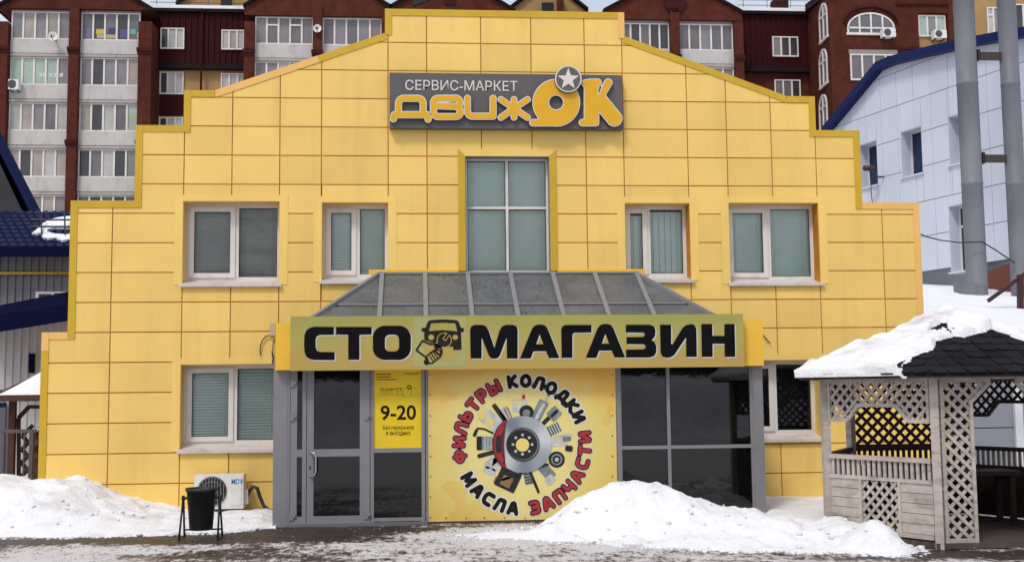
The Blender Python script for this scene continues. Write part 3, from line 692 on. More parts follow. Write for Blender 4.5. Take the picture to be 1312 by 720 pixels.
A1_ = D(poly([(500, 388), (600, 140), (620, 115), (650, 104), (690, 104), (715, 115), (733, 140), (832, 385), (745, 385), (718, 327), (612, 327), (590, 388)]), poly([(635, 268), (697, 268), (665, 185)]))
G_ = poly([(850, 382), (846, 145), (856, 118), (885, 106), (1100, 106), (1100, 170), (955, 172), (940, 185), (940, 382)])
A2_ = shift(A1_, 552, -5)
Z_ = poly([(190, 95), (370, 95), (405, 108), (416, 138), (412, 180), (397, 203), (383, 213), (408, 226), (422, 258), (422, 300), (408, 332), (370, 345), (192, 345), (190, 285), (322, 283), (338, 275), (341, 260), (330, 245), (195, 243), (195, 190), (320, 188), (333, 178), (333, 162), (320, 155), (190, 155)])
I_ = poly([(450, 95), (535, 95), (535, 240), (545, 248), (622, 120), (650, 98), (690, 90), (715, 98), (728, 125), (732, 340), (650, 340), (650, 190), (560, 325), (535, 342), (500, 348), (470, 338), (455, 310)])
N_ = poly([(765, 90), (850, 90), (850, 180), (942, 180), (942, 90), (1020, 90), (1025, 340), (945, 340), (943, 240), (852, 240), (852, 340), (770, 340)])
for f, bb_, K in ((C_, (40, 310, 95, 385), K3), (T_, (285, 600, 95, 385), K3), (O_, (565, 895, 85, 385), K3), (M_, (60, 505, 85, 410), K4), (A1_, (480, 860, 85, 410), K4), (G_, (830, 1125, 85, 410), K4), (A2_, (1030, 1410, 80, 405), K4), (Z_, (172, 445, 75, 370), K5), (I_, (432, 755, 72, 370), K5), (N_, (745, 1050, 72, 365), K5)):
    o = plate(f, bb_, 5, K, .0, 'letter', m_ink, SG)
    plate(shift(off(f, 2), 8, 9), (bb_[0], bb_[1] + 15, bb_[2], bb_[3] + 15), 5, (lambda K: (lambda u, v: tuple(np.array(K(u, v)) + np.array([0, .003, 0]))))(K), .0, 'letter_halo', m_halo, SG)
wr = U(D(circ(1128, 212, 50), rot(rrect(1150, 178, 17, 42, 4), 1150, 178, R(35))), strokes([[(1115, 235), (1070, 262)]], 20))
car = poly([(1005, 68), (1030, 60), (1120, 54), (1205, 58), (1235, 66), (1256, 118), (1278, 121), (1278, 149), (1256, 152), (1260, 285), (1198, 288), (1197, 262), (1155, 262), (1070, 240), (976, 212), (976, 150), (955, 146), (955, 121), (984, 118)])
car = D(car, poly([(1028, 84), (1120, 78), (1212, 84), (1228, 146), (1120, 136), (1008, 144)]), circ(1028, 190, 23), circ(1212, 190, 21), off(wr, 9))
hand = U(strokes([[(962, 217), (915, 290), (1000, 352)], [(962, 217), (1010, 240), (1060, 245), (1100, 268), (1110, 295), (1105, 322), (1078, 318), (1062, 295), (1040, 300), (1020, 312)], [(1000, 352), (985, 375)]], 7),
         D(strokes([[(1022, 356), (1070, 318)]], 40), strokes([[(1022, 356), (1070, 318)]], 29)), *[strokes([[(1016 + 17 * k, 334 - 13 * k), (1042 + 17 * k, 372 - 13 * k)]], 4.5) for k in range(4)], circ(993, 380, 22))
plate(car, (945, 1290, 45, 300), 4, K3, 0, 'car_emblem', m_icon, SG); plate(wr, (1040, 1190, 150, 300), 4, K3, 0, 'wrench_emblem', m_icon, SG); plate(hand, (900, 1130, 200, 412), 4, K3, 0, 'hand_emblem', m_icon, SG)
o = plate(D(rrect(1093, 225, 200, 188, 4), circ(1115, 225, 150)), (885, 1300, 40, 410), 8, crop(380, 400, 5.9636, YS, .002), 0, 'faded_patch', m_patch, SG)

# ------------------------------------------------------------------ grey brand sign near the top
YB = -.14
BS = thing('brand_sign', at(648, 164, YB), 'dark grey board with raised yellow letters and star disc high on the gable', 'sign')
m_bgrey = mat('dark grey board', (.105, .10, .098), .5, .1, 3, (.08, .078, .075), .4, (2, 2, 2)); m_lety = mat('letter yellow', (.72, .385, .012), .4, .05, 3); m_letw = mat('letter white edge', (.66, .63, .58), .5, .05, 3); m_side = mat('letter return', (.025, .022, .02), .6, spec=.1)
q = [at(499, 93, YB), at(797.5, 97, YB), at(797.5, 166.5, YB), at(499, 163.5, YB)]
xa, xb = (q[0][0] + q[3][0]) / 2, (q[1][0] + q[2][0]) / 2; za, zb = (q[0][2] + q[1][2]) / 2, (q[2][2] + q[3][2]) / 2
b = MB(); b.box(xa, xb, YB, -.006, zb, za); b.build('board', m_bgrey, BS)
KB = lambda dy: crop(490, 80, 4.1, YB - .06, dy)
D1 = U(strokes([[(58, 298), (62, 276), (236, 276), (240, 300)], [(84, 272)] + [(84, 218)] + arc(112, 216, 28, 26, 180, 270, 5) + arc(186, 216, 28, 26, 270, 360, 5) + [(214, 272)]], 14))
V1 = U(strokes([[(268, 210), (268, 262)] + arc(292, 262, 24, 24, 180, 90, 5) + arc(384, 262, 26, 24, 90, -45, 6) + arc(384, 213, 24, 24, 45, -90, 6) + arc(292, 214, 24, 24, -90, -180, 5), [(290, 229), (392, 233)]], 14))
U1 = strokes([[(446, 190), (446, 256)] + arc(474, 256, 28, 28, 180, 90, 5) + [(581, 284), (581, 190)]], 14)
J1 = strokes([[(691, 196), (691, 290)], [(622, 196), (691, 243), (762, 196)], [(622, 291), (691, 243), (762, 291)]], 13)
O1 = D(U(circ(913, 213, 121), strokes([[(790, 318), (935, 318)]], 15), poly([(815, 305), (850, 230), (900, 332), (800, 332)])), circ(912, 212, 41))
K1 = U(rrect(1098, 215, 36, 118, 14), strokes([[(1066, 112), (1090, 108), (1130, 108)]], 17), strokes([[(1050, 318), (1100, 318)]], 15), strokes([[(1186, 108), (1128, 205)]], 18), strokes([[(1132, 190), (1218, 296)]], 38))
K1 = D(K1, poly([(1142, 128), (1160, 118), (1148, 150), (1130, 180), (1128, 150)]))
for f, bb_ in ((D1, (30, 275, 160, 330)), (V1, (240, 440, 160, 315)), (U1, (420, 610, 160, 315)), (J1, (595, 785, 165, 315)), (O1, (760, 1050, 75, 350)), (K1, (1020, 1275, 75, 350))):
    o = plate(off(f, 5), bb_, 4, KB(0), .055, 'letter', m_letw, BS, m_side); plate(f, bb_, 4, KB(.004), 0, 'letter_face', m_lety, o)
sx = lambda u: at(490 + u / 4.1, 120, YB - .03)[0]; sz = lambda v: at(600, 80 + v / 4.1, YB - .03)[2]
text_part('СЕРВИС-МАРКЕТ', sx(120), sx(710), sz(148), sz(94), YB - .012, m_letw, BS, 'lettering', .004)
dz = crop(490, 80, 4.1, YB - .12, 0)
o = plate(circ(976, 88, 70), (895, 1060, 8, 170), 5, dz, .115, 'star_disc', m_letw, BS, m_side); plate(circ(976, 88, 63), (895, 1060, 8, 170), 5, crop(490, 80, 4.1, YB - .12, .004), 0, 'disc_face', m_bgrey, o)
st = [(976 + (60 if k % 2 == 0 else 24) * math.sin(k * math.pi / 5), 90 - (60 if k % 2 == 0 else 24) * math.cos(k * math.pi / 5)) for k in range(10)]
plate(poly(st), (895, 1060, 8, 170), 3, crop(490, 80, 4.1, YB - .12, .008), 0, 'star', m_letw, o)

# ------------------------------------------------------------------ round parts banner
YP = VF - .03
BN = thing('banner', at(668, 667, YP), 'square yellow banner with ring of words around a brake disc between door and glazing', 'banner')
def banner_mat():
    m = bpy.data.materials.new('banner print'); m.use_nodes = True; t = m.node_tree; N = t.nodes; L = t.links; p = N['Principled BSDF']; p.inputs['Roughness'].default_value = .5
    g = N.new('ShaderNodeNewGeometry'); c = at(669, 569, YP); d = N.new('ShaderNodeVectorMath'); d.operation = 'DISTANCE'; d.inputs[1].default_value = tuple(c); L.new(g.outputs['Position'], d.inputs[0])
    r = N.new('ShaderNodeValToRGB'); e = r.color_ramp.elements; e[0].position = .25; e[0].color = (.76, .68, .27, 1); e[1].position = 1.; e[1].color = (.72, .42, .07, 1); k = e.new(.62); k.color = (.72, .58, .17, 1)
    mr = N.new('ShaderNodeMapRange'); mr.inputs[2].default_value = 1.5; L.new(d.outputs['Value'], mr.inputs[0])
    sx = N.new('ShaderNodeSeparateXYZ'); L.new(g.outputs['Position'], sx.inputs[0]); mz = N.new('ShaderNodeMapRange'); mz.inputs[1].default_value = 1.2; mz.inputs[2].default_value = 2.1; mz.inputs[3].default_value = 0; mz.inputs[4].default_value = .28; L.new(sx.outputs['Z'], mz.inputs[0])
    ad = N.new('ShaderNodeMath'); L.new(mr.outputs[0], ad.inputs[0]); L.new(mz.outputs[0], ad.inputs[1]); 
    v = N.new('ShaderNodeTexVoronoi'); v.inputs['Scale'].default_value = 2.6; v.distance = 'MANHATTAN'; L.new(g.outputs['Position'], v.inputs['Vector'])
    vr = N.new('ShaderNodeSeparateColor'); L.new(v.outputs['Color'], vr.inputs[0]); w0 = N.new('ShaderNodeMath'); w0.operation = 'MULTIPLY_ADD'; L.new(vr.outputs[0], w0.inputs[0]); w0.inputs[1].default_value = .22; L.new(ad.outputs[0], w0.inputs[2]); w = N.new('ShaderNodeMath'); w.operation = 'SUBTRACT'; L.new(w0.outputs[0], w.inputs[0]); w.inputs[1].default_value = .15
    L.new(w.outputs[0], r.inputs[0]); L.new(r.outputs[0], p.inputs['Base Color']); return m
q = [at(548.5, 472, YP), at(788, 470, YP), at(788, 664, YP), at(548.5, 667.5, YP)]
xa, xb, za, zb = q[0][0], q[1][0], 2.11, (q[2][2] + q[3][2]) / 2
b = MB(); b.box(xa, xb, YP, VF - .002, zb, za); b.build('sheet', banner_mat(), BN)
m_red = mat('printed red', (.36, .045, .05), .5, .1, 4, spec=.06); m_pblack = mat('printed black', (.016, .014, .014), .5, .1, 4, spec=.06); m_pwhite = mat('printed white', (.70, .68, .62), .5, .05, 4)
def disc_mat():
    m = bpy.data.materials.new('printed disc'); m.use_nodes = True; t = m.node_tree; N = t.nodes; L = t.links; p = N['Principled BSDF']; p.inputs['Roughness'].default_value = .5
    g = N.new('ShaderNodeNewGeometry'); c = at(670, 569.1, YP); sb = N.new('ShaderNodeVectorMath'); sb.operation = 'SUBTRACT'; sb.inputs[1].default_value = tuple(c); L.new(g.outputs['Position'], sb.inputs[0])
    sp = N.new('ShaderNodeSeparateXYZ'); L.new(sb.outputs[0], sp.inputs[0]); a = N.new('ShaderNodeMath'); a.operation = 'ARCTAN2'; L.new(sp.outputs['Z'], a.inputs[0]); L.new(sp.outputs['X'], a.inputs[1])
    k = N.new('ShaderNodeMath'); k.operation = 'MULTIPLY_ADD'; L.new(a.outputs[0], k.inputs[0]); k.inputs[1].default_value = 2.0; k.inputs[2].default_value = .9; sn = N.new('ShaderNodeMath'); sn.operation = 'SINE'; L.new(k.outputs[0], sn.inputs[0])
    k3 = N.new('ShaderNodeMath'); k3.operation = 'MULTIPLY_ADD'; L.new(a.outputs[0], k3.inputs[0]); k3.inputs[1].default_value = 5.0; k3.inputs[2].default_value = .3; s3 = N.new('ShaderNodeMath'); s3.operation = 'SINE'; L.new(k3.outputs[0], s3.inputs[0])
    ad = N.new('ShaderNodeMath'); ad.operation = 'MULTIPLY_ADD'; L.new(s3.outputs[0], ad.inputs[0]); ad.inputs[1].default_value = .35; L.new(sn.outputs[0], ad.inputs[2])
    mr = N.new('ShaderNodeMapRange'); mr.inputs[1].default_value = -1.2; mr.inputs[2].default_value = 1.2; L.new(ad.outputs[0], mr.inputs[0]); r_ = N.new('ShaderNodeValToRGB'); e = r_.color_ramp.elements; e[0].color = (.17, .21, .25, 1); e[1].color = (.56, .59, .60, 1); L.new(mr.outputs[0], r_.inputs[0]); L.new(r_.outputs[0], p.inputs['Base Color']); return m
m_silver = disc_mat(); m_pgrey = mat('printed grey', (.20, .22, .23), .5, .5, 7); m_pdark = mat('printed charcoal', (.030, .032, .036), .5, .5, 8, spec=.06); m_plight = mat('printed pale grey', (.48, .50, .50), .5, .35, 8); m_pred = mat('printed dark red', (.13, .012, .020), .5, .5, 7); m_pyel = mat('printed yellow', (.74, .60, .16), .5, .1, 3); m_pbrown = mat('printed brown', (.25, .15, .07), .5, .2, 6)
H = 1.0
GL = {   # rounded stroke glyphs: height 1 (y up), (width, strokes)
 'К': (.78, [[(0, 0), (0, 1)], [(.72, 1), (.08, .5), (.74, 0)]]),
 'О': (.86, [arc(.43, .5, .43, .5, 0, 360, 20)]),
 'Л': (.84, [[(0, 0), (.22, .9), (.34, 1), (.74, 1), (.84, .9), (.84, 0)]]),
 'Д': (.96, [[(0, -.08), (.02, .12), (.94, .12), (.96, -.08)], [(.14, .12), (.3, .9), (.4, 1), (.72, 1), (.8, .9), (.8, .12)]]),
 'И': (.8, [[(0, 1), (0, .08), (.12, .05), (.7, .92), (.8, .9), (.8, 0)]]),
 'З': (.74, [[(0, 1), (.52, 1)] + arc(.50, .76, .2, .24, 80, -80, 6) + [(.2, .52)], [(.5, .52)] + arc(.52, .26, .22, .26, 80, -90, 7) + [(0, 0)]]),
 'А': (.86, [[(0, 0), (.3, .92), (.43, 1), (.56, .92), (.86, 0)], [(.16, .3), (.7, .3)]]),
 'П': (.8, [[(0, 0), (0, .88), (.1, 1), (.7, 1), (.8, .88), (.8, 0)]]),
 'Ч': (.74, [[(0, 1), (0, .6), (.14, .42), (.74, .42)], [(.74, 1), (.74, 0)]]),
 'С': (.78, [[(.78, 1), (.3, 1)] + arc(.3, .5, .3, .5, 90, 270, 10) + [(.78, 0)]]),
 'Т': (.78, [[(0, 1), (.78, 1)], [(.39, 1), (.39, 0)]]),
 'М': (1., [[(0, 0), (.08, 1), (.5, .2), (.92, 1), (1., 0)]]),
 'Ф': (1., [arc(.5, .55, .5, .33, 0, 360, 18), [(.5, 1.04), (.5, -.02)]]),
 'Ь': (.72, [[(0, 1), (0, 0), (.5, 0)] + arc(.5, .28, .2, .28, -90, 90, 7) + [(0, .56)]]),
 'Р': (.74, [[(0, 0), (0, 1), (.5, 1)] + arc(.5, .7, .22, .3, 90, -90, 7) + [(0, .4)]]),
 'Ы': (1.02, [[(0, 1), (0, 0), (.42, 0)] + arc(.42, .28, .2, .28, -90, 90, 7) + [(0, .56)], [(1.02, 1), (1.02, 0)]])}
ctr = at(669.2, 569.1, YP); PXM = np.linalg.norm(at(700, 569, YP) - at(699, 569, YP))
def ring_word(word, a0, a1, up_out, mi, mo, h=12.6, rm=80.5, r=.19, ol=.085):
    n = len(word); gap = .50
    wd = [GL[c][0] + gap for c in word]; tot = sum(wd); pos = 0
    for c, w in zip(word, wd):
        t = (pos + w / 2) / tot; pos += w
        a = math.radians(a0 + (a1 - a0) * t)            # clockwise from the top
        cx, cz = math.sin(a) * rm, math.cos(a) * rm
        tilt = -a if up_out else math.pi - a
        ww = GL[c][0]; f0 = strokes(GL[c][1], r)
        sc = h / 1.0; kx = abs(math.radians(a1 - a0)) * rm / tot / h * .93
        def mp(dy):
            def g(u, v):
                x = (u - ww / 2) * sc * min(kx, 1.6); y = (v - .5) * sc
                X_ = cx + x * math.cos(tilt) - y * math.sin(tilt); Z_ = cz + x * math.sin(tilt) + y * math.cos(tilt)
                return (ctr[0] + X_ * PXM, YP - dy, ctr[2] + Z_ * PXM)
            return g
        bb_ = (-.4, ww + .4, -.5, 1.45)
        plate(off(f0, ol + .07), bb_, .06, mp(.003), 0, 'letter_halo', m_pwhite, BN)
        o = plate(off(f0, ol if mi is m_red else 0.0), bb_, .055, mp(.006), 0, 'letter', mo, BN)
        if mi is m_red: plate(off(f0, -.015), bb_, .055, mp(.009), 0, 'letter_fill', mi, BN)
ring_word('ФИЛЬТРЫ', 253, 341, True, m_red, m_pblack); ring_word('КОЛОДКИ', -14, 71, True, m_pblack, m_pblack, r=.215); ring_word('ЗАПЧАСТИ', 175, 78, False, m_red, m_pblack); ring_word('МАСЛА', 245, 183, False, m_pblack, m_pblack, r=.215)
KP = lambda dy: crop(540, 460, 3.273, YP, dy)
def art(f, bb_, m, dy, name='printed_part', res=4): return plate(f, bb_, res, KP(dy), 0, name, m, BN)
cx, cy = 423, 357
def spoke(ang, r0, r1, hw, m, dy=.003, rr=6, name='printed_part', head=None):
    a = math.radians(ang); mx_, my_ = cx + math.sin(a) * (r0 + r1) / 2, cy - math.cos(a) * (r0 + r1) / 2
    f = rot(rrect(mx_, my_, hw, (r1 - r0) / 2, rr), mx_, my_, a)
    return art(f, (100, 720, 60, 660), m, dy, name, 5)
spoke(-52, 110, 215, 30, m_plight); art(U(circ(255, 236, 17), circ(288, 264, 17)), (200, 330, 200, 300), m_pyel, .006)
spoke(-36, 110, 208, 10, m_pdark); spoke(-28, 110, 175, 20, m_plight); spoke(-27, 112, 172, 3, m_pbrown, .006); spoke(-22, 112, 172, 3, m_pbrown, .006)
art(rrect(412, 195, 30, 28, 8), (370, 460, 150, 260), m_plight, .004); art(rrect(408, 182, 18, 7, 3), (370, 460, 150, 260), m_pyel, .007); art(rrect(428, 158, 6, 9, 2), (400, 460, 140, 180), m_red, .005); art(circ(440, 222, 30), (400, 480, 185, 260), m_pdark, .008); art(circ(440, 226, 16), (400, 480, 185, 260), m_pgrey, .010)
spoke(27, 105, 205, 22, m_pgrey); spoke(28, 205, 240, 5, m_plight); spoke(28, 120, 195, 7, m_plight, .006)
spoke(45, 105, 190, 9, m_pdark); spoke(46, 160, 212, 24, m_pgrey, .005); spoke(46, 165, 208, 7, m_pdark, .008)
for k in range(6): spoke(64, 112 + 11 * k, 117 + 11 * k, 24, m_pdark, .006, 2)
spoke(64, 108, 176, 20, m_plight, .003)
spoke(88, 105, 190, 12, m_plight); spoke(83, 170, 205, 10, m_pgrey, .005); spoke(79, 130, 215, 7, m_plight, .004); spoke(95, 180, 212, 12, m_pdark, .006)
art(circ(567, 420, 34), (520, 610, 370, 470), m_pdark, .004); art(D(circ(567, 420, 24), circ(567, 420, 17)), (520, 610, 370, 470), m_pgrey, .007); art(circ(567, 420, 9), (520, 610, 370, 470), m_plight, .007)
spoke(138, 100, 190, 22, m_pgrey); spoke(142, 170, 205, 20, m_plight, .005); art(strokes([[(340, 505), (530, 440)]], 5), (320, 550, 420, 520), m_pdark, .009); art(strokes([[(455, 470), (490, 555)]], 6), (430, 520, 450, 575), m_pdark, .009)
spoke(170, 100, 170, 17, m_pgrey); 
for k in range(5): spoke(170, 112 + 12 * k, 117 + 12 * k, 18, m_pdark, .006, 1)
art(rot(rrect(362, 505, 46, 42, 5), 362, 505, R(25)), (290, 440, 430, 570), m_pdark, .006); art(rot(rrect(357, 512, 22, 22, 3), 357, 512, R(25)), (290, 440, 430, 570), m_pbrown, .009)
art(rot(rrect(312, 505, 7, 16, 3), 312, 505, R(25)), (280, 340, 470, 540), m_pbrown, .003)
for ax, ay, hw, hh, an in ((285, 468, 28, 15, 20), (292, 432, 32, 16, -40), (312, 440, 15, 30, 10)): art(rot(rrect(ax, ay, hw, hh, 14), ax, ay, R(an)), (230, 360, 380, 510), m_plight, .004)
spoke(-105, 120, 195, 9, m_pdark, .005)
art(rrect(265, 352, 34, 28, 5), (215, 310, 310, 390), m_pgrey, .004); art(rrect(242, 352, 11, 29, 4), (215, 310, 310, 390), m_pdark, .007)
for k in range(3): art(rrect(266 + 13 * k, 352, 3, 27, 1), (215, 320, 310, 390), m_plight, .007)
art(strokes([[(225, 315), (235, 290), (262, 292), (300, 310)]], 4), (205, 320, 270, 330), m_pdark, .005); art(strokes([[(222, 318), (230, 300)]], 7), (205, 320, 270, 330), m_pdark, .006)
art(circ(cx + 3, cy, 119), (290, 560, 220, 490), m_silver, .012, 'printed_disc', 5)
art(circ(cx + 2, cy, 70), (340, 510, 270, 440), m_pdark, .020, 'printed_hub'); art(D(circ(cx + 2, cy, 66), circ(cx, cy, 63)), (340, 510, 270, 440), m_pgrey, .022, 'printed_hub', 3); art(circ(cx, cy + 2, 28), (340, 510, 270, 440), m_pyel, .023, 'printed_hub')
for k in range(8): art(circ(cx + 40 * math.sin(k * math.pi / 4), cy - 40 * math.cos(k * math.pi / 4), 6), (340, 510, 270, 440), m_plight, .024, 'printed_bolt', 2.5)
art(D(circ(425, 357, 128), circ(440, 357, 80), poly([(365, 200), (600, 200), (600, 520), (365, 520), (350, 430), (345, 357), (350, 290)])), (280, 420, 240, 470), m_pred, .026, 'printed_caliper')
for yy, tt in ((300, -22), (412, 22)): art(rot(rrect(332, yy, 8, 20, 6), 332, yy, R(-tt)), (280, 400, 240, 470), m_red, .028, 'printed_caliper')
art(rrect(320, 355, 14, 34, 6), (290, 350, 310, 400), m_pdark, .028, 'printed_caliper'); art(strokes([[(352, 262), (330, 285), (312, 320), (306, 357), (312, 395), (330, 430), (352, 448)]], 3), (280, 400, 240, 470), m_red, .030, 'printed_caliper')
for px_, py_ in [(549.8 + 0, 480 + 26 * k) for k in range(8)] + [(786, 480 + 26 * k) for k in range(7)] + [(570 + 26 * k, 663) for k in range(5)]:
    p_ = at(px_ + (1.5 if px_ < 600 else -1.5), py_, YP); s_ = MB(); s_.lathe([(.0, -.010), (.009, -.008), (.010, 0)], (p_[0], YP - .001, p_[2]), 8, 'y'); s_.build('rivet', m_alu, BN)

# ------------------------------------------------------------------ opening hours poster beside the door
YH = VF + .0
HP = thing('hours_poster', at(509, 575, YH), 'yellow opening hours poster reading 9-20 right of the door', 'poster')
m_hy = mat('poster yellow', (.78, .56, .012), .45, .08, 3, (.74, .46, .02), .5, (1.5, 1.5, 1.5)); m_hol = mat('olive ink', (.33, .27, .02), .5); m_hink = mat('poster black ink', (.02, .016, .008), .5, spec=.06)
hx2 = lambda u: at(470 + u / 6, 520, YH)[0]; hz2 = lambda v: at(509, 470 + v / 6, YH)[2]
b = MB(); b.box(vx(479), vx(540), YH + .02, YH + .04, zl(575), ZT); b.build('sheet', m_hy, HP)
yh = YH + .017
text_part('9-20', hx2(105), hx2(378), hz2(408), hz2(294), yh, m_hink, HP, bold=.02); text_part('Без перерывов', hx2(124), hx2(360), hz2(488), hz2(448), yh, m_hink, HP, bold=.0); text_part('и выходных', hx2(148), hx2(335), hz2(532), hz2(494), yh, m_hink, HP, bold=.0)
text_part('ТЕХЦЕНТР', hx2(95), hx2(275), hz2(181), hz2(162), yh, m_hink, HP, bold=.01)
KH = lambda dy: (lambda u, v: (hx2(92 + (u - 40) * (308 / 1230)), yh - dy, hz2(228 - (345 - v) * (90 / 340))))
lg = U(D1, V1, U1, J1, O1, K1)
plate(off(lg, 9), (20, 1285, 60, 360), 8, KH(0), 0, 'small_logo', m_hol, HP); plate(off(lg, -1), (20, 1285, 60, 360), 8, KH(.002), 0, 'small_logo', m_hy, HP)
plate(D(circ(976, 75, 66), circ(976, 75, 40)), (880, 1070, 0, 160), 8, KH(.004), 0, 'small_logo', m_hink, HP)
fp = MB()
for r_, (u0, u1, v) in enumerate(((75, 185, 52), (75, 180, 72), (75, 228, 92), (292, 402, 48))):
    u = u0
    while u < u1 - 4:
        w_ = random.uniform(4, 9); fp.add([(hx2(u), yh, hz2(v + 7)), (hx2(min(u + w_, u1)), yh, hz2(v + 7)), (hx2(min(u + w_, u1)), yh, hz2(v)), (hx2(u), yh, hz2(v))], [(0, 1, 2, 3)]); u += w_ + 2.2
fp.build('fine_print', m_hink, HP)

# ------------------------------------------------------------------ small things on and before the facade
def make_ac(name, loc, w, d, h, label, group, logo=None, dark=False):
    """outdoor unit; loc = centre of the back face's foot; front faces -Y"""
    t = thing(name, loc, label, 'air conditioner', group); x, y, z = loc; f = y - d
    b = MB(); b.box(x - w / 2, x + w / 2, f, y, z, z + h); b.build('casing', m_white, t)
    fx, fz, fr_ = x - w * .14, z + h * .52, h * .41
    g = MB(); g.lathe([(0, -.004), (fr_, -.004), (fr_ * 1.04, -.012), (fr_ * 1.06, .0)], (fx, f, fz), 28, 'y'); g.build('fan_opening', m_black, t)
    bl = MB()
    for k in range(5):
        a = k * 2 * math.pi / 5
        bl.add([(fx, f - .006, fz), (fx + fr_ * .8 * math.cos(a), f - .010, fz + fr_ * .8 * math.sin(a)), (fx + fr_ * .8 * math.cos(a + .7), f - .007, fz + fr_ * .8 * math.sin(a + .7))], [(0, 1, 2)])
    bl.build('fan', m_pdark, t)
    gr_ = MB()
    for k in range(-4, 5):
        xx = fx + k * fr_ * .21; hh = math.sqrt(max(fr_ ** 2 - (xx - fx) ** 2, 0)); gr_.box(xx - .003, xx + .003, f - .022, f - .016, fz - hh, fz + hh)
    for rr in (.35, .7, 1.0):
        P = [(fx + fr_ * rr * math.cos(a), f - .022, fz + fr_ * rr * math.sin(a)) for a in np.linspace(0, 2 * math.pi, 25)]; gr_.tube(P, .0025, 4, False)
    o = gr_.build('fan_guard', m_steel, t)
    pn = MB(); pn.box(x + w * .24, x + w * .46, f - .008, f, z + h * .1, z + h * .93); pn.build('service_panel', m_white, t)
    ft = MB()
    for sx_ in (-.35, .35): ft.box(x + sx_ * w - .02, x + sx_ * w + .02, f + .03, y + .25, z - .06, z)
    ft.build('bracket', m_blackmetal, t)
    vb = MB(); vb.box(x + w / 2, x + w / 2 + .05, f + .08, y - .05, z + .05, z + .25); vb.build('valve_cover', m_white, t)
    return t, (x, f, z)
a0, a1 = at(249, 652, -.32), at(312.5, 606, -.32)
ac, (ax_, af, az) = make_ac('air_conditioner', ((a0[0] + a1[0]) / 2, -.09, .10), a1[0] - a0[0], .26, .46, 'white outdoor air conditioner low on the yellow wall behind the black bin', None)
ink = mat('blue print', (.02, .16, .42), .5); text_part('MDV', ax_ + .17, ax_ + .325, az + .33, az + .40, af - .0095, ink, ac, bold=.02)
hose = MB(); hx0 = ax_ + (a1[0] - a0[0]) / 2
hose.tube([(hx0 + .02, -.2, az + .10), (hx0 + .06, -.22, az + .22), (hx0 + .11, -.22, az + .285), (hx0 + .17, -.22, az + .26), (hx0 + .21, -.24, az + .14), (hx0 + .27, -.28, az + .02), (hx0 + .36, -.33, az - .035), (hx0 + .50, -.34, az - .04)], [.016, .022, .026, .026, .025, .024, .022, .018], 8)
tag(hose.build('hose', m_black, None, True, (hx0 + .02, -.2, az + .1)), 'black insulated hose drooping from the air conditioner to the snow', 'hose')

# litter bin on its tilting frame
bx, by = -3.80, -2.86
BIN = thing('litter_bin', (bx, by, 0), 'black tapered litter bin hung on a splayed pipe stand', 'litter bin')
bw, bh0, bh1 = .20, .11, .585
cz_ = MB(); n = 28
cz_.lathe([(.0, bh0), (.126, bh0), (.131, bh0 + .01), (.166, bh1 - .04), (.182, bh1 - .036), (.182, bh1), (.168, bh1), (.161, bh1 - .03), (.124, bh0 + .03), (0, bh0 + .03)], (bx, by, 0), n); cz_.build('bucket', m_black, BIN, True)
for s in (-1, 1):
    l = MB(); xs_ = bx + s * .205
    l.tube([(xs_, by - .012, bh1 - .115), (xs_ + s * .012, by - .16, .01)], .012, 8); l.tube([(xs_, by + .012, bh1 - .115), (xs_ + s * .012, by + .16, .01)], .012, 8); l.build('leg', m_blackmetal, BIN, True)
    c = MB(); c.tube([(xs_ - s * .05, by, bh1 - .115), (xs_ + s * .02, by, bh1 - .115)], .016, 10); c.box(xs_ - .014, xs_ + .014, by - .02, by + .02, bh1 - .15, bh1 - .085); c.build('pivot', m_blackmetal, BIN)
    ft = MB(); ft.tube([(xs_ + s * .012, by - .19, .012), (xs_ + s * .012, by + .19, .012)], .011, 8); ft.build('foot', m_blackmetal, BIN)
rl = MB(); rl.tube([(bx - .215, by + .12, .10), (bx + .215, by + .12, .10)], .010, 8); rl.build('stretcher', m_blackmetal, BIN)

# junction box and loose cables by the signboard
jb = at(345, 430, -.05)[0]; JB = thing('junction_box', (at(349, 430, 0)[0], 0, atZ(349, 430, 0)), 'beige junction box with loose cables beside the left end of the signboard', 'junction box')
b = MB(); b.box(atX(346, 422, 0), atX(353.5, 422, 0), -.07, -.004, atZ(350, 430, 0), atZ(350, 414.5, 0)); b.build('casing', mat('beige plastic', (.52, .40, .26), .6), JB)
def pix_tube(pts, Y, r, name, m, parent): 
    t = MB(); t.tube([tuple(at(a, b_, Y)) for a, b_ in pts], r, 5); return t.build(name, m, parent, True)
pix_tube([(346, 429.5), (341, 430.5), (336, 436), (333.5, 444), (333, 450), (334, 455)], -.03, .008, 'cable', m_black, JB); pix_tube([(352.5, 433), (350, 440), (349, 450), (348.5, 455), (352, 464)], -.03, .006, 'cable', m_black, JB); pix_tube([(348.5, 450), (350, 458), (349, 466)], -.035, .010, 'cable', m_black, JB)
c = pix_tube([(975, 426), (979, 431), (984, 436.5), (987, 440)], -.03, .008, 'cable_end', m_black, None); tag(c, 'short loose cable poking from the wall right of the signboard', 'cable')

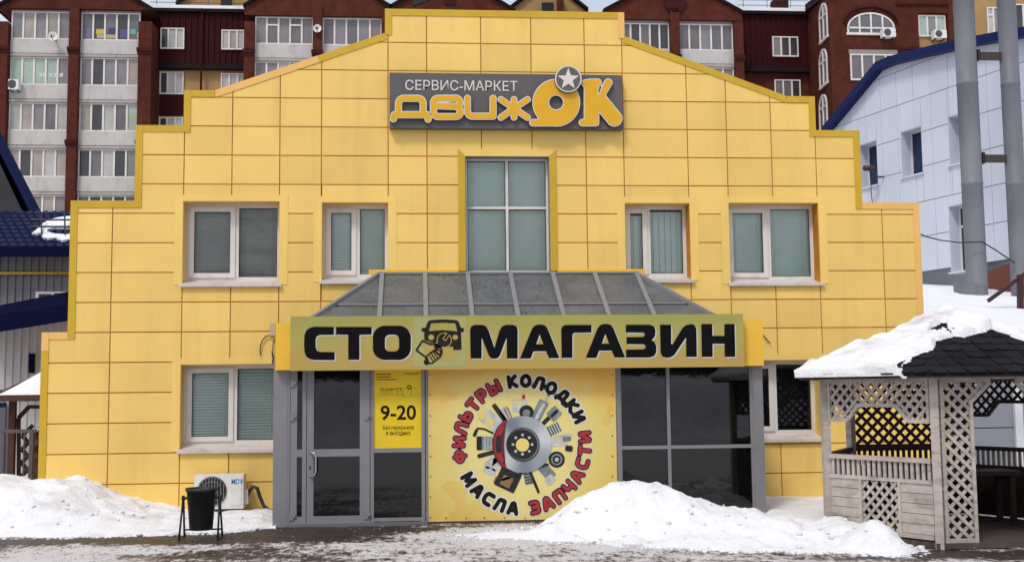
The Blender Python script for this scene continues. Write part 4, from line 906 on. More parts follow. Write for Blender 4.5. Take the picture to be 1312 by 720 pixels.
# ------------------------------------------------------------------ lattice helper
def lattice(P0, e, poly2, sp, wd, th, m, parent, nrm, off_=0., name='slat'):
    """diagonal slats clipped to polygon poly2 (s along e, z up); two layers"""
    P0 = np.array(P0); e = np.array(e); up = np.array([0, 0, 1.]); nrm = np.array(nrm)
    for layer, sg in ((0, 1), (1, -1)):
        d2 = np.array([1, sg]) / math.sqrt(2); n2 = np.array([-sg, 1]) / math.sqrt(2)
        ks = [np.dot(n2, q) for q in poly2]; k = math.floor(min(ks) / sp) * sp + sp * .35
        while k < max(ks):
            ts = []
            for a, b in zip(poly2, poly2[1:] + poly2[:1]):
                da, db = np.dot(n2, a) - k, np.dot(n2, b) - k
                if (da < 0) != (db < 0): t = da / (da - db); q = np.array(a) + t * (np.array(b) - np.array(a)); ts.append(np.dot(d2, q))
            ts.sort()
            for t0, t1 in zip(ts[::2], ts[1::2]):
                if t1 - t0 < .05: continue
                A = n2 * k + d2 * t0; B = n2 * k + d2 * t1
                w = lambda q: P0 + e * q[0] + up * q[1] + nrm * (off_ + layer * th * 1.05)
                mb = MB(); mb.bar(w(A), w(B), wd, th, tuple(nrm)); mb.build(name, m, parent)
            k += sp
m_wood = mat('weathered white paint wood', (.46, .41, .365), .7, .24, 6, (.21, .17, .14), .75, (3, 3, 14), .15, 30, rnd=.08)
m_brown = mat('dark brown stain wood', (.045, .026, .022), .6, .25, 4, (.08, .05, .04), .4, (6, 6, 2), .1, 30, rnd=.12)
m_deck = mat('dark deck wood', (.075, .058, .05), .7, .2, 4, (.14, .12, .11), .4, (5, 5, 5), rnd=.1)
m_shing = mat('black shingle', (.013, .013, .015), .9, .25, 8, (.03, .03, .032), .4, (10, 10, 10), .3, 60, rnd=.35, spec=.08)

# ------------------------------------------------------------------ gazebo, right foreground
GV = [np.array(q) for q in ((4.023, -4.962), (3.317, -3.672), (4.082, -2.416), (5.552, -2.450), (6.257, -3.740), (5.493, -4.996))]
GC = sum(GV) / 6
GZ = thing('gazebo', (GC[0], GC[1], 0), 'six sided white wooden lattice gazebo with dark shingle roof in the right foreground', 'gazebo')
def edge(i, j):
    a, b = GV[i], GV[j]; d = b - a; L_ = np.linalg.norm(d); e = np.array([*(d / L_), 0]); m_ = (a + b) / 2 - GC; n = np.array([*(m_ / np.linalg.norm(m_)), 0]); return np.array([*a, 0.]), e, n, L_
def wbar(P0, e, n, s0, s1, z0, z1, t, name, m, o=0.):       # board lying in a wall of the gazebo
    c = lambda s_, z, k: P0 + e * s_ + n * (o + k * t / 2) + np.array([0, 0, z])
    mb = MB(); mb.hexa([c(s0, z0, -1), c(s1, z0, -1), c(s1, z0, 1), c(s0, z0, 1), c(s0, z1, -1), c(s1, z1, -1), c(s1, z1, 1), c(s0, z1, 1)]); return mb.build(name, m, GZ)
ZR, ZM, ZTR, ZBM, ZE = .885, .675, 1.295, 1.74, 1.80
for i, q in enumerate(GV):
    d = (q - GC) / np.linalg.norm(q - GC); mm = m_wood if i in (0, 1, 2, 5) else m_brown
    mb = MB(); 
    a_ = math.atan2(d[1], d[0]); hw = .042
    cs = [np.array([*(q + hw * math.sqrt(2) * np.array([math.cos(a_ + t), math.sin(a_ + t)])), 0]) for t in (R(45), R(135), R(225), R(315))]
    mb.hexa([c + np.array([0, 0, -.05]) for c in cs] + [c + np.array([0, 0, 1.80]) for c in cs]); mb.build('post', mm, GZ)
def boards(i, j, s0, s1, z0, z1, m, n=5):
    P0, e, nn, L_ = edge(i, j)
    for k in range(n):
        za_ = z0 + (z1 - z0) * k / n; wbar(P0, e, nn, s0, s1, za_ + (.004 if m is m_wood else -.004), z0 + (z1 - z0) * (k + 1) / n - (.002 if m is m_wood else -.002), .018, 'board', m, random.uniform(-.003, .003))
def balusters(i, j, s0, s1, m, n):
    P0, e, nn, L_ = edge(i, j)
    for k in range(n):
        s_ = s0 + (s1 - s0) * (k + .5) / n; wbar(P0, e, nn, s_ - .018, s_ + .018, ZM + .012, ZR - .02, .02, 'baluster', m)
def wall_low(i, j, m, mid=True):
    P0, e, n, L_ = edge(i, j); p = .06
    wbar(P0, e, n, p, L_ - p, ZR - .02, ZR + .028, .07, 'rail', m); wbar(P0, e, n, p, L_ - p, ZM - .025, ZM + .012, .045, 'rail', m); wbar(P0, e, n, p, L_ - p, .08, .125, .045, 'rail', m)
    balusters(i, j, p, L_ - p, m_wood if (i, j) == (3, 4) else m, 19)
    if mid:
        u0, u1 = L_ * .335, L_ * .665
        wbar(P0, e, n, u0 - .035, u0, .125, ZM - .025, .045, 'stile', m); wbar(P0, e, n, u1, u1 + .035, .125, ZM - .025, .045, 'stile', m)
        boards(i, j, p, u0 - .035, .125, ZM - .025, m); boards(i, j, u1 + .035, L_ - p, .125, ZM - .025, m)
        lattice(P0, e, [(u0, .13), (u1, .13), (u1, ZM - .03), (u0, ZM - .03)], .088, .034, .010, m, GZ, n, -.008)
    else: boards(i, j, p, L_ - p, .125, ZM - .025, m)
def wall_top(i, j, m, notch=True):
    P0, e, n, L_ = edge(i, j); p = .06
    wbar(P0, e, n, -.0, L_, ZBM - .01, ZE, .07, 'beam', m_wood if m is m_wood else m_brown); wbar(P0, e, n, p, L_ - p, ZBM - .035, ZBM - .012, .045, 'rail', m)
    if notch:
        q = [(p, ZTR), (p + .27, ZTR), (p + .42, ZTR + .165), (L_ - p - .42, ZTR + .165), (L_ - p - .27, ZTR), (L_ - p, ZTR)]
        lattice(P0, e, q + [(L_ - p, ZBM - .03), (p, ZBM - .03)], .088, .034, .010, m, GZ, n, -.008)
        for a, b in zip(q[:-1], q[1:]):
            w = lambda s_: P0 + e * s_[0] + np.array([0, 0, s_[1]]); mb = MB(); mb.bar(w(a), w(b), .04, .036, tuple(n)); mb.build('edge_strip', m, GZ)
        for s_ in (p + .012, L_ - p - .012): wbar(P0, e, n, s_ - .016, s_ + .016, ZTR, ZBM - .03, .038, 'edge_strip', m)
wall_low(0, 1, m_wood); wall_top(0, 1, m_wood)
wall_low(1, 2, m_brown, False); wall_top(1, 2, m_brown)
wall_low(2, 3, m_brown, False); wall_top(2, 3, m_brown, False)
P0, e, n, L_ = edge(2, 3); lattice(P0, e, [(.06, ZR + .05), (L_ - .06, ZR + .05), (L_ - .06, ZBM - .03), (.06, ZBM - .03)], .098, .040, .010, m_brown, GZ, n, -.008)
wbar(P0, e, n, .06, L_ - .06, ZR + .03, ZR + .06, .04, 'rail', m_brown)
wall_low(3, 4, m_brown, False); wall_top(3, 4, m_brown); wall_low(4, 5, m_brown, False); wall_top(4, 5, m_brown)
# entrance face: narrow lattice panels beside the posts and the opening between
P0, e, n, L_ = edge(0, 5); wbar(P0, e, n, -.0, L_, ZBM - .01, ZE, .07, 'beam', m_wood)
for s0, s1, sg in ((.055, .40, 1), (L_ - .40, L_ - .055, -1)):
    for a in (s0, s1 - .035): wbar(P0, e, n, a, a + .035, .06, ZBM - (.22 if a > s0 else .02) if sg > 0 else ZBM - (.02 if a > s0 else .22), .04, 'stile', m_wood)
    wbar(P0, e, n, s0 + .035, s1 - .035, .06, .10, .036, 'rail', m_wood)
    xi = s1 - .02 if sg > 0 else s0 + .02; xo = xi + sg * .22
    wbar(P0, e, n, min(s0, xo), max(s1, xo), ZBM - .045, ZBM - .012, .036, 'rail', m_wood)
    w = lambda s_: P0 + e * s_[0] + np.array([0, 0, s_[1]]); mb = MB(); mb.bar(w((xi, ZBM - .25)), w((xo, ZBM - .04)), .04, .036, tuple(n)); mb.build('brace', m_wood, GZ)
    pl_ = [(s0, .08), (s1 - .02, .08), (s1 - .02, ZBM - .25), (s1 + .18, ZBM - .05), (s0, ZBM - .05)] if sg > 0 else [(s1, .08), (s1, ZBM - .05), (s0 - .18, ZBM - .05), (s0 + .02, ZBM - .25), (s0 + .02, .08)]
    lattice(P0, e, pl_, .088, .034, .010, m_wood, GZ, n, -.008)
# plank floor, table and benches inside
hexd = [(q - GC) * 1.03 + GC for q in GV]
k = -1.45
def hex_span(y):
    xs = []
    for a, b in zip(hexd, hexd[1:] + hexd[:1]):
        if (a[1] < y) != (b[1] < y): t = (y - a[1]) / (b[1] - a[1]); xs.append(a[0] + t * (b[0] - a[0]))
    return (min(xs), max(xs)) if len(xs) >= 2 else None
y = min(q[1] for q in hexd) + .03
while y < max(q[1] for q in hexd) - .1:
    s_ = hex_span(y + .06)
    if s_ and s_[1] - s_[0] > .15: pbox('floor_board', s_[0], s_[1], y + .004, y + .116, .0, .06, m_deck, GZ)
    y += .12
def table(cx, cy, l, w, h, name, label, cat, thick=.05):
    t = thing(name, (cx, cy, .06), label, cat)
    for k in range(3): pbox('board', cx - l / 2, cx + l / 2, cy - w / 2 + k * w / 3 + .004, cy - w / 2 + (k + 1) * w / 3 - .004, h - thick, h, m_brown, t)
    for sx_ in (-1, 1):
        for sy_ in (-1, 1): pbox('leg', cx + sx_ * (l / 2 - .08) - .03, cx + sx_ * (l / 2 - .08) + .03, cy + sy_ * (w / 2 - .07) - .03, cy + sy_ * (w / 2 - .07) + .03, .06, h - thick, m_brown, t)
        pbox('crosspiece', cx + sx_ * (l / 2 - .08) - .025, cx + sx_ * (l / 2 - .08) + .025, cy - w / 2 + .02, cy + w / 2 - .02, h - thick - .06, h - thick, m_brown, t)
    return t
table(5.05, -3.45, 1.1, .46, .68, 'table', 'dark brown board table standing inside the gazebo', 'table')
table(4.90, -2.80, 1.2, .30, .42, 'bench', 'dark brown bench inside the gazebo behind its table', 'bench', .04)
# roof
RE = 1.78; apex = np.array([GC[0], GC[1], 2.49]); ev = [np.array([*(GC + (q - GC) / np.linalg.norm(q - GC) * RE), 1.80]) for q in GV]
rf = MB(); rf.add([*ev, apex, *[q - np.array([0, 0, .035]) for q in ev]], [(0, 5, 6), (5, 4, 6), (4, 3, 6), (3, 2, 6), (2, 1, 6), (1, 0, 6), (7, 8, 9, 10, 11, 12)] + [(i, (i + 1) % 6, (i + 1) % 6 + 7, i + 7) for i in range(6)])
roof = rf.build('roof', m_shing, GZ)
for i in range(6):
    a, b = ev[i], ev[(i + 1) % 6]; mb = MB(); mb.bar(a * .985 + apex * .015 - np.array([0, 0, .04]), b * .985 + apex * .015 - np.array([0, 0, .04]), .03, .05); mb.build('fascia', m_brown, roof)
def shingle_face(i, j, rows_, joined=False):
    a, b = ev[i], ev[j]; nrm = np.cross(b - a, apex - a); nrm /= np.linalg.norm(nrm)
    if nrm[2] < 0: nrm = -nrm
    up_ = (apex - (a + b) / 2); Ls = np.linalg.norm(up_); up_ /= Ls; ee = (b - a) / np.linalg.norm(b - a); W0 = np.linalg.norm(b - a); mid = (a + b) / 2
    J = MB()
    for r_ in range(rows_):
        f0, f1 = r_ / rows_ - .015, (r_ + 1) / rows_ + .02; wl = W0 * (1 - max(f0, 0)); wu = W0 * (1 - min(f1, 1)); x = -wl / 2 - (.1 if r_ % 2 else 0); st = .2
        while x < wl / 2:
            x0_, x1_ = max(x + .004, -wl / 2), min(x + st - .004, wl / 2)
            if x1_ - x0_ > .03:
                u0, u1 = max(x0_, -wu / 2), min(x1_, wu / 2)
                if u1 < u0 + .01: u0 = u1 = min(max((x0_ + x1_) / 2, -wu / 2), wu / 2); u0 -= .004; u1 += .004
                c = lambda s_, f, h: mid + ee * s_ + up_ * (f * Ls) + nrm * h
                hh = random.uniform(.010, .020); cut = .02; q0 = f0 + random.uniform(-.008, .008)
                top = [c(x0_ + cut, q0, hh), c(x1_ - cut, q0, hh), c(x1_, q0 + .035, hh), c(u1, f1, .004), c(u0, f1, .004), c(x0_, q0 + .035, hh)]
                mb = J if joined else MB(); kk = len(top); bot = [t - nrm * .012 for t in top]
                mb.add(top + bot, [tuple(range(kk))] + [(q, q + kk, (q + 1) % kk + kk, (q + 1) % kk) for q in range(kk)])
                if not joined: mb.build('shingle', m_shing, roof)
            x += st
    if joined: o = J.build('shingles', m_shing, roof); o['kind'] = 'stuff'
shingle_face(0, 5, 9)
for i, j in ((0, 1), (1, 2), (2, 3), (3, 4), (4, 5)): shingle_face(i, j, 9, True)
# snow lying on the roof
def roof_z(x, y):
    z = np.full(x.shape, 1e9)
    for i in range(6):
        a, b = ev[i], ev[(i + 1) % 6]; nrm = np.cross(b - a, apex - a); z = np.minimum(z, a[2] - (nrm[0] * (x - a[0]) + nrm[1] * (y - a[1])) / nrm[2])
    return z
eA = (ev[0] + ev[5]) / 2; dAF = (eA[:2] - GC) / np.linalg.norm(eA[:2] - GC); lAF = np.array([-dAF[1], dAF[0]])
nu, nv = 40, 52; V_s = []; F_s = []
for i in range(6):
    a_, b_ = ev[i], ev[(i + 1) % 6]
    for k in range(nu): V_s.append([a_ + (b_ - a_) * k / nu + (apex - a_ - (b_ - a_) * k / nu) * max(j - 1, 0) / (nv - 1) for j in range(nv + 1)])
V_s = np.array(V_s); nr_ = len(V_s); rel = V_s[..., :2] - GC; front = rel @ dAF; lat = rel @ lAF; ang = np.arctan2(lat, front); rr = np.hypot(rel[..., 0], rel[..., 1])
nz = fbm(V_s[..., 0] * 2.2, V_s[..., 1] * 2.2, 5, 91); n2_ = fbm(V_s[..., 0] * 6, V_s[..., 1] * 6, 4, 95)
bd = np.interp(rr, [.3, .54, .68, .98, 1.28, 1.8], [1.3, .50, -.12, -.55, -.66, -.68]) + .26 * nz + .16 * n2_
cover = np.maximum(ss(.07, -.09, ang - bd), ss(.62, .85, ang + .18 * nz) * ss(1.3, 1.0, rr))
thick = (.075 + .06 * nz + .05 * n2_) * cover - .03 * (1 - cover) - .10 * ss(.22, .5, fbm(V_s[..., 0] * 3.1 + 7, V_s[..., 1] * 3.1, 4, 97)) * ss(.95, .4, rr)
fv = np.maximum(np.arange(nv + 1) - 1, 0) / (nv - 1); thick = np.where(thick > 0, np.minimum(thick, .035 + fv[None, :] * 1.1), thick)
Zt = V_s.copy(); Zt[..., 2] += thick + np.where(thick > 0, .022, -.02)
Zt[:, 0, 2] = V_s[:, 0, 2] + np.where(thick[:, 0] > 0, -.028, -.06); Zt[:, 0, :2] = GC + (V_s[:, 0, :2] - GC) * 1.016; Zt[:, 1, :2] = GC + (V_s[:, 1, :2] - GC) * 1.022
for i in range(nr_):
    for j in range(nv):
        q = (i, j), ((i + 1) % nr_, j), ((i + 1) % nr_, j + 1), (i, j + 1)
        if max(thick[p] for p in q) > -.025: F_s.append(tuple(p[0] * (nv + 1) + p[1] for p in q))
me = bpy.data.meshes.new('roof_snow'); me.from_pydata(Zt.reshape(-1, 3).tolist(), [], F_s); me.materials.append(snow_mat('roof snow', .75, dirt=(.40, .34, .31), dsc=(1.5, 1.5, 5))); me.polygons.foreach_set('use_smooth', [True] * len(F_s))
snow_root = link('roof_snow', me, None); snow_root['kind'] = 'stuff'
tag(snow_root, 'thick melting snow lying on the left side of the gazebo roof', 'snow')

# ------------------------------------------------------------------ left background: brown gazebo, fence, corrugated sheds
YG = 2.2
LG = thing('gazebo', tuple(at(20, 610, YG)), 'dark brown gazebo with snowy roof half hidden behind the left corner of the yellow building', 'gazebo')
def lx(px, py=560, Y=None): return atX(px, py, YG if Y is None else Y)
def lz(py, px=25, Y=None): return atZ(px, py, YG if Y is None else Y)
m_red_br = mat('red brown wood', (.075, .028, .020), .6, .2, 5, rnd=.1)
b = MB(); b.box(lx(10), lx(18), YG, YG + .1, -.1, lz(508)); b.build('post', m_red_br, LG)
b = MB(); b.box(lx(62), lx(70), YG, YG + .1, -.1, lz(508)); b.build('post', m_red_br, LG)
b = MB(); b.box(lx(-40), lx(110), YG - .03, YG + .12, lz(514), lz(499)); b.build('beam', m_red_br, LG)
r_ = MB(); zr0_, zr1_ = lz(507), lz(470); xl_, xr_, xm = lx(-2), lx(170), lx(84); cyy = YG + 1.6
r_.add([(xl_, YG - .45, zr0_), (xr_, YG - .45, zr0_), (xr_, YG + 3.6, zr0_), (xl_, YG + 3.6, zr0_), (xm, cyy, zr1_ + .35), (xl_, YG - .45, zr0_ - .08), (xr_, YG - .45, zr0_ - .08), (xr_, YG + 3.6, zr0_ - .08), (xl_, YG + 3.6, zr0_ - .08)],
       [(0, 1, 4), (1, 2, 4), (2, 3, 4), (3, 0, 4), (5, 8, 7, 6), (0, 5, 6, 1), (1, 6, 7, 2), (2, 7, 8, 3), (3, 8, 5, 0)]); r_.build('roof', m_red_br, LG)
sn = MB(); sn.add([(xl_ + .12, YG - .44, zr0_ + .015), (xr_, YG - .44, zr0_ + .015), (xr_, YG + 3.6, zr0_ + .015), (xl_ + .12, YG + 3.6, zr0_ + .015), (xl_ + .3, YG - .3, zr0_ + .13), (xr_, YG - .3, zr0_ + .13), (xr_, YG + 3.4, zr0_ + .13), (xl_ + .3, YG + 3.4, zr0_ + .13), (xm, cyy, zr1_ + .46)],
       [(0, 1, 5, 4), (1, 2, 6, 5), (2, 3, 7, 6), (3, 0, 4, 7), (4, 5, 8), (5, 6, 8), (6, 7, 8), (7, 4, 8)])
o = sn.build('roof_snow', m_snowc, None, True); o['kind'] = 'stuff'; tag(o, 'smooth snow cap on the roof of the brown gazebo at the far left', 'snow')
def pbar(pts, Y, w, t, name, m, parent):
    for a, c in zip(pts[:-1], pts[1:]):
        mb = MB(); mb.bar(at(*a, Y), at(*c, Y), w, t, (0, 1, 0)); mb.build(name, m, parent)
pbar([(24, 535), (37, 521), (60, 521)], YG + .15, .06, .05, 'brace', m_red_br, LG); pbar([(24, 612), (24, 535)], YG + .15, .05, .05, 'stile', m_red_br, LG)
P0 = np.array([lx(23), YG + .2, -.1]); lattice(P0, np.array([1., 0, 0]), [(0, .1), (1.3, .1), (1.3, lz(552) + .1), (.15, lz(545) + .1), (0, lz(555) + .1)], .15, .06, .02, m_red_br, LG, np.array([0, -1., 0]))
b = MB(); b.box(lx(-40), lx(120), YG + 2.9, YG + 2.98, -.1, lz(560)); b.build('back_board', m_red_br, LG)
YFc = 1.2
FN = thing('metal_fence', tuple(at(36, 612, YFc)), 'low grey metal fence before the brown gazebo at the far left', 'fence')
m_fence = mat('grey fence steel', (.10, .10, .11), .5, .15, 5)
b = MB(); b.box(atX(-30, 552, YFc), atX(46, 552, YFc), YFc, YFc + .05, atZ(20, 554.5, YFc), atZ(20, 550, YFc)); b.build('rail', m_fence, FN)
for px_ in (39.5, -22): b = MB(); b.box(atX(px_ - 2.5, 580, YFc), atX(px_ + 2.5, 580, YFc), YFc - .01, YFc + .06, -.1, atZ(38, 550.5, YFc)); b.build('post', m_fence, FN)
for px_ in (-8, 4, 30): b = MB(); b.box(atX(px_ - .8, 580, YFc), atX(px_ + .8, 580, YFc), YFc + .01, YFc + .04, -.1, atZ(38, 554, YFc)); b.build('picket', m_fence, FN)

YW = 9.0
m_corr = mat('grey corrugated sheet', (.17, .165, .18), .5, .08, 1.5, (.12, .11, .12), .4, (.6, .6, .3)); m_corrw = mat('pale corrugated sheet', (.46, .45, .46), .5, .06, 1.5, (.3, .28, .28), .3, (.6, .6, .3)); m_blue = mat('navy roof sheet', (.004, .010, .055), .5, .2, 3, spec=.12); m_dkblue = mat('dark navy sheet', (.003, .004, .028), .7, .2, 3, spec=.05); m_dgrey = mat('charcoal wall', (.028, .028, .034), .7, .2, 2)
SH = thing('shed', tuple(at(30, 600, YW)), 'corrugated shed with navy tiled roof and blue awning left of the yellow building', 'building')
def corr(x0, x1, z0, z1, Y, m, parent, p=.16, name='corrugated_wall'):
    mb = MB(); x = x0
    while x < x1:
        mb.add([(x, Y, z0), (x + p * .55, Y, z0), (x + p * .65, Y - .035, z0), (x + p * .9, Y - .035, z0), (x + p, Y, z0), (x, Y, z1), (x + p * .55, Y, z1), (x + p * .65, Y - .035, z1), (x + p * .9, Y - .035, z1), (x + p, Y, z1)], [(k, k + 1, k + 6, k + 5) for k in range(4)]); x += p
    o = mb.build(name, m, parent); o['kind'] = 'stuff'; return o
sxp = lambda px, py=400: atX(px, py, YW); szp = lambda py, px=45: atZ(px, py, YW)
corr(sxp(-60), sxp(150), szp(400), szp(316), YW, m_corr, SH); corr(sxp(-60), sxp(150), -.2, szp(400) - .003, YW, m_corrw, SH)
b = MB(); b.box(sxp(-60), sxp(150), YW + .02, YW + 7.5, -.2, szp(316)); b.build('wall', m_dgrey, SH)
def tiled_roof(parent, x0, x1, y0, z0, y1, z1, m, nrow=8, p=.19):
    mb = MB(); v = []; xs = np.arange(x0, x1, p / 3); lv = np.linspace(0, 1, nrow + 1)
    for r_ in range(nrow):
        for a, b in zip(xs[:-1], xs[1:]):
            h = lambda x: .028 * math.cos(2 * math.pi * x / p); c = lambda x, t, s_: (x, y0 + (y1 - y0) * t, z0 + (z1 - z0) * t + h(x) + s_)
            mb.add([c(a, lv[r_], .045), c(b, lv[r_], .045), c(b, lv[r_ + 1], .0), c(a, lv[r_ + 1], .0), c(a, lv[r_], .0), c(b, lv[r_], .0)], [(0, 1, 2, 3), (4, 5, 1, 0)])
    o = mb.build('tiled_roof', m, parent); o['kind'] = 'stuff'; return o
yR0, yR1 = YW - .5, YW + 3.2; zE = atZ(45, 317, yR0); zRg = atZ(45, 271, yR1)
tiled_roof(SH, atX(-60, 300, YW), atX(150, 300, YW), yR0, zE, yR1, zRg, m_blue, 9)
b = MB(); b.box(atX(-60, 300, YW), atX(150, 300, YW), yR0 - .05, yR0 + .02, zE - .20, zE + .02); b.build('gutter', m_dkblue, SH)
b = MB(); b.tube([at(-20, 350, YW - .1), at(100, 350, YW - .1)], .035, 8); b.build('gas_pipe', mat('yellow pipe paint', (.55, .33, .05), .5), SH, True)
b = MB(); b.box(sxp(46), sxp(110), YW - .06, YW, szp(384), szp(374)); w = b.build('window', m_pvc, SH)
b = MB(); b.box(sxp(50), sxp(66), YW - .07, YW - .05, szp(384), szp(377)); b.build('pane', m_dglass, w); b = MB(); b.box(sxp(70), sxp(110), YW - .07, YW - .05, szp(384), szp(376)); b.build('pane', m_dglass, w)
aw = MB(); U_ = [at(-30, 397, YW - .1), at(100, 371, YW - .1)]; L2 = [at(-30, 430, YW - 1.3), at(100, 409, YW - 1.3)]
aw.hexa([L2[0], L2[1], U_[1] - np.array([0, 0, .3]), U_[0] - np.array([0, 0, .3]), L2[0] + np.array([0, 0, .35]), L2[1] + np.array([0, 0, .35]), U_[1], U_[0]]); aw.build('awning', m_dkblue, SH)
b = MB(); b.box(sxp(42.5), sxp(47.5), YW - .2, YW - .04, szp(478), szp(453)); b.build('wall_lamp', m_dkblue, SH)
b = MB(); b.box(sxp(-60), sxp(13), YW - .12, YW - .04, -.2, szp(521)); b.build('door', mat('slate door', (.10, .105, .135), .6), SH); b = MB(); b.box(sxp(-60), sxp(13), YW - .14, YW - .04, szp(520), szp(515)); b.build('door_lintel', m_blue, SH)
# patch of snow and a snow guard on the tiled roof
sp_ = MB(); ft_ = lambda px, py: None
def on_roof(px, py, lift=.05):
    nrm = np.cross(np.array([1., 0, 0]), np.array([0, yR1 - yR0, zRg - zE])); nrm /= np.linalg.norm(nrm); q = atp(px, py, (0, yR0, zE), nrm); return q + nrm * lift
sh_ = [(41, 303), (48, 297), (55, 290), (64, 285), (76, 282), (92, 280), (104, 280), (104, 296), (88, 295), (72, 295), (62, 297), (60, 300), (70, 303), (84, 304), (98, 303), (104, 303), (104, 318), (90, 310), (80, 312), (72, 308), (62, 309), (54, 307), (55, 302), (48, 303)]
tp = [on_roof(a, b_, .07) for a, b_ in sh_]; bt = [on_roof(a, b_, .02) for a, b_ in sh_]; k = len(tp)
sp_.add(tp + bt, [tuple(range(k))] + [(q, q + k, (q + 1) % k + k, (q + 1) % k) for q in range(k)])
o = sp_.build('roof_snow', m_snowc); o['kind'] = 'stuff'; tag(o, 'ragged patch of snow left on the navy tiled roof', 'snow')
sg_ = MB(); 
for py in (294, 303): sg_.tube([on_roof(40, py, .22), on_roof(105, py, .22)], .022, 6)
for px_ in (54, 84): sg_.tube([on_roof(px_, 308, .02), on_roof(px_, 290, .30)], .018, 6)
sg_.build('snow_guard', m_blackmetal, SH)
# dark gable house further left
YD = 13.0
GH = thing('gable_house', tuple(at(0, 600, YD)), 'dark walled house with steep navy roof edge at the far left', 'building')
g1, g2 = at(-5, 158, YD), at(56, 278, YD); dx_ = g2[0] - g1[0]; dz_ = g2[2] - g1[2]
back = np.array([g2[0] - CAM[0], YD - CAM[1], 0]); back /= np.linalg.norm(back); sl = dz_ / dx_
R0 = np.array([g2[0] + .05, YD, g2[2] + .05 * sl]); R1 = R0 + np.array([-4.6, 0, -4.6 * sl]); R2 = R1 + np.array([-4.6, 0, 4.6 * sl])
def gslab(A, B, th, name, m):
    b = MB(); q = [A, B, B + back * 8, A + back * 8]; b.hexa([p - np.array([0, 0, th]) for p in q] + q); b.build(name, m, GH)
gslab(R1 + np.array([.001, 0, 0]), R0, .50, 'roof', m_blue); gslab(R2, R1 - np.array([.001, 0, 0]), .50, 'roof', m_blue)
b = MB(); f_ = [np.array([R2[0] + .5, YD + .35, -.2]), np.array([R0[0] - .45, YD + .35, -.2]), np.array([R0[0] - .45, YD + .35, R0[2] - .2]), np.array([R1[0], YD + .35, R1[2] - .5]), np.array([R2[0] + .5, YD + .35, R2[2] - .2])]
b.add(f_ + [p + back * 7 for p in f_], [(0, 1, 2, 3, 4), (9, 8, 7, 6, 5)] + [(i, i + 5, (i + 1) % 5 + 5, (i + 1) % 5) for i in range(5)]); b.build('wall', m_dgrey, GH)

# ------------------------------------------------------------------ red brick apartment block far behind
m_brick = mat('dark red brick', (.085, .024, .016), .8, .3, 2.2, (.045, .014, .010), .7, (.5, .5, .35), rnd=.08, spec=.06); m_brickd = mat('deep red brick', (.05, .013, .012), .8, .2, 1, spec=.06); m_rib = mat('maroon metal cladding', (.036, .006, .007), .55, .15, 1, spec=.06); m_ybrick = mat('yellow brick', (.36, .22, .085), .8, .15, 1.2, (.25, .14, .05), .4, (.6, .6, .6)); m_para = mat('whitewashed parapet', (.49, .47, .45), .7, .08, .8, (.27, .22, .19), .65, (1.2, 1.2, .35)); m_ledge = mat('stained ledge', (.38, .35, .33), .7, .15, 1.2, (.12, .09, .08), .5, (1.5, 1.5, 4)); m_lintel = mat('concrete lintel', (.26, .23, .21), .8, .1, 2); m_roofd = mat('dark roof edge', (.016, .010, .011), .6, spec=.06)  # deeper red brick serves corbels, dentils, arches and chimneys
PANES = [mat('pane ' + nme, c, .12, .25, .8, spec=.6) for nme, c in (('grey', (.20, .19, .20)), ('pale', (.40, .39, .37)), ('dark', (.045, .045, .05)), ('mint', (.33, .42, .36)), ('beige', (.33, .29, .26)), ('mid', (.13, .125, .13)))]
AP = 55.0
APT = thing('apartment_block', (atX(95, 100, AP), AP, 0), 'dark red brick apartment block with white balcony rows behind the yellow gable', 'building')
ax = lambda px, Y=AP: atX(px, 100, Y)
az_ = lambda py, px=100, Y=AP: atZ(px, py, Y)
def glazed(parent, x0, x1, z0, z1, Y, n, seq=None, tops=(), fw=.075, lab=None, mf=m_pvc):
    """window of n panes; frame mesh with panes as sub-parts"""
    fr = MB(); d = .12
    fr.box(x0, x1, Y, Y + d, z0 - .09, z0); fr.box(x0, x1, Y, Y + d, z1 - fw, z1); fr.box(x0, x0 + fw, Y, Y + d, z0, z1 - fw); fr.box(x1 - fw, x1, Y, Y + d, z0, z1 - fw)
    st = (x1 - x0) / n
    for k in range(1, n): fr.box(x0 + st * k - fw * .7, x0 + st * k + fw * .7, Y + .003, Y + d, z0, z1 - fw)
    for k in tops: fr.box(x0 + st * k + fw * .7, x0 + st * (k + 1) - fw * .7, Y + .003, Y + d, z1 - fw - .48, z1 - fw - .38)
    w = fr.build('window', mf, parent)
    for k in range(n):
        m = PANES[seq[k]] if seq else random.choice(PANES)
        pbox('pane', x0 + st * k + fw * .5, x0 + st * (k + 1) - fw * .5, Y + .07, Y + .09, z0, z1 - fw * .8, m, w)
    return w
STY = (az_(48.5, 50) - az_(225, 50)) / 3
def balcony_col(px0, px1, sill_y, n, nrow, seqs, parent=APT, wide=STY * .585):
    x0, x1 = ax(px0), ax(px1)
    for r_ in range(nrow):
        zs = az_(sill_y, (px0 + px1) / 2) - r_ * STY
        glazed(parent, x0, x1, zs, zs + wide, AP + .10, n, seqs[r_ % len(seqs)], (1, 3) if (px0 > 320 and px0 < 400 and r_ == 0) else ())
        pbox('parapet', x0, x1, AP + .02, AP + .3, zs - .96, zs - .095, m_para, parent)
        pbox('ledge', x0, x1, AP - .03, AP + .35, zs - 1.16, zs - 1.0, m_ledge, parent)
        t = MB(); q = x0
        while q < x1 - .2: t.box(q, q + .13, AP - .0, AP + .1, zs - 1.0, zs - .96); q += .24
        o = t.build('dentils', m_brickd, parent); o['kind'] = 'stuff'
        if r_ == 0: pbox('lintel', x0, x1, AP + .06, AP + .3, zs + wide + .004, zs + wide + .30, m_lintel, parent)
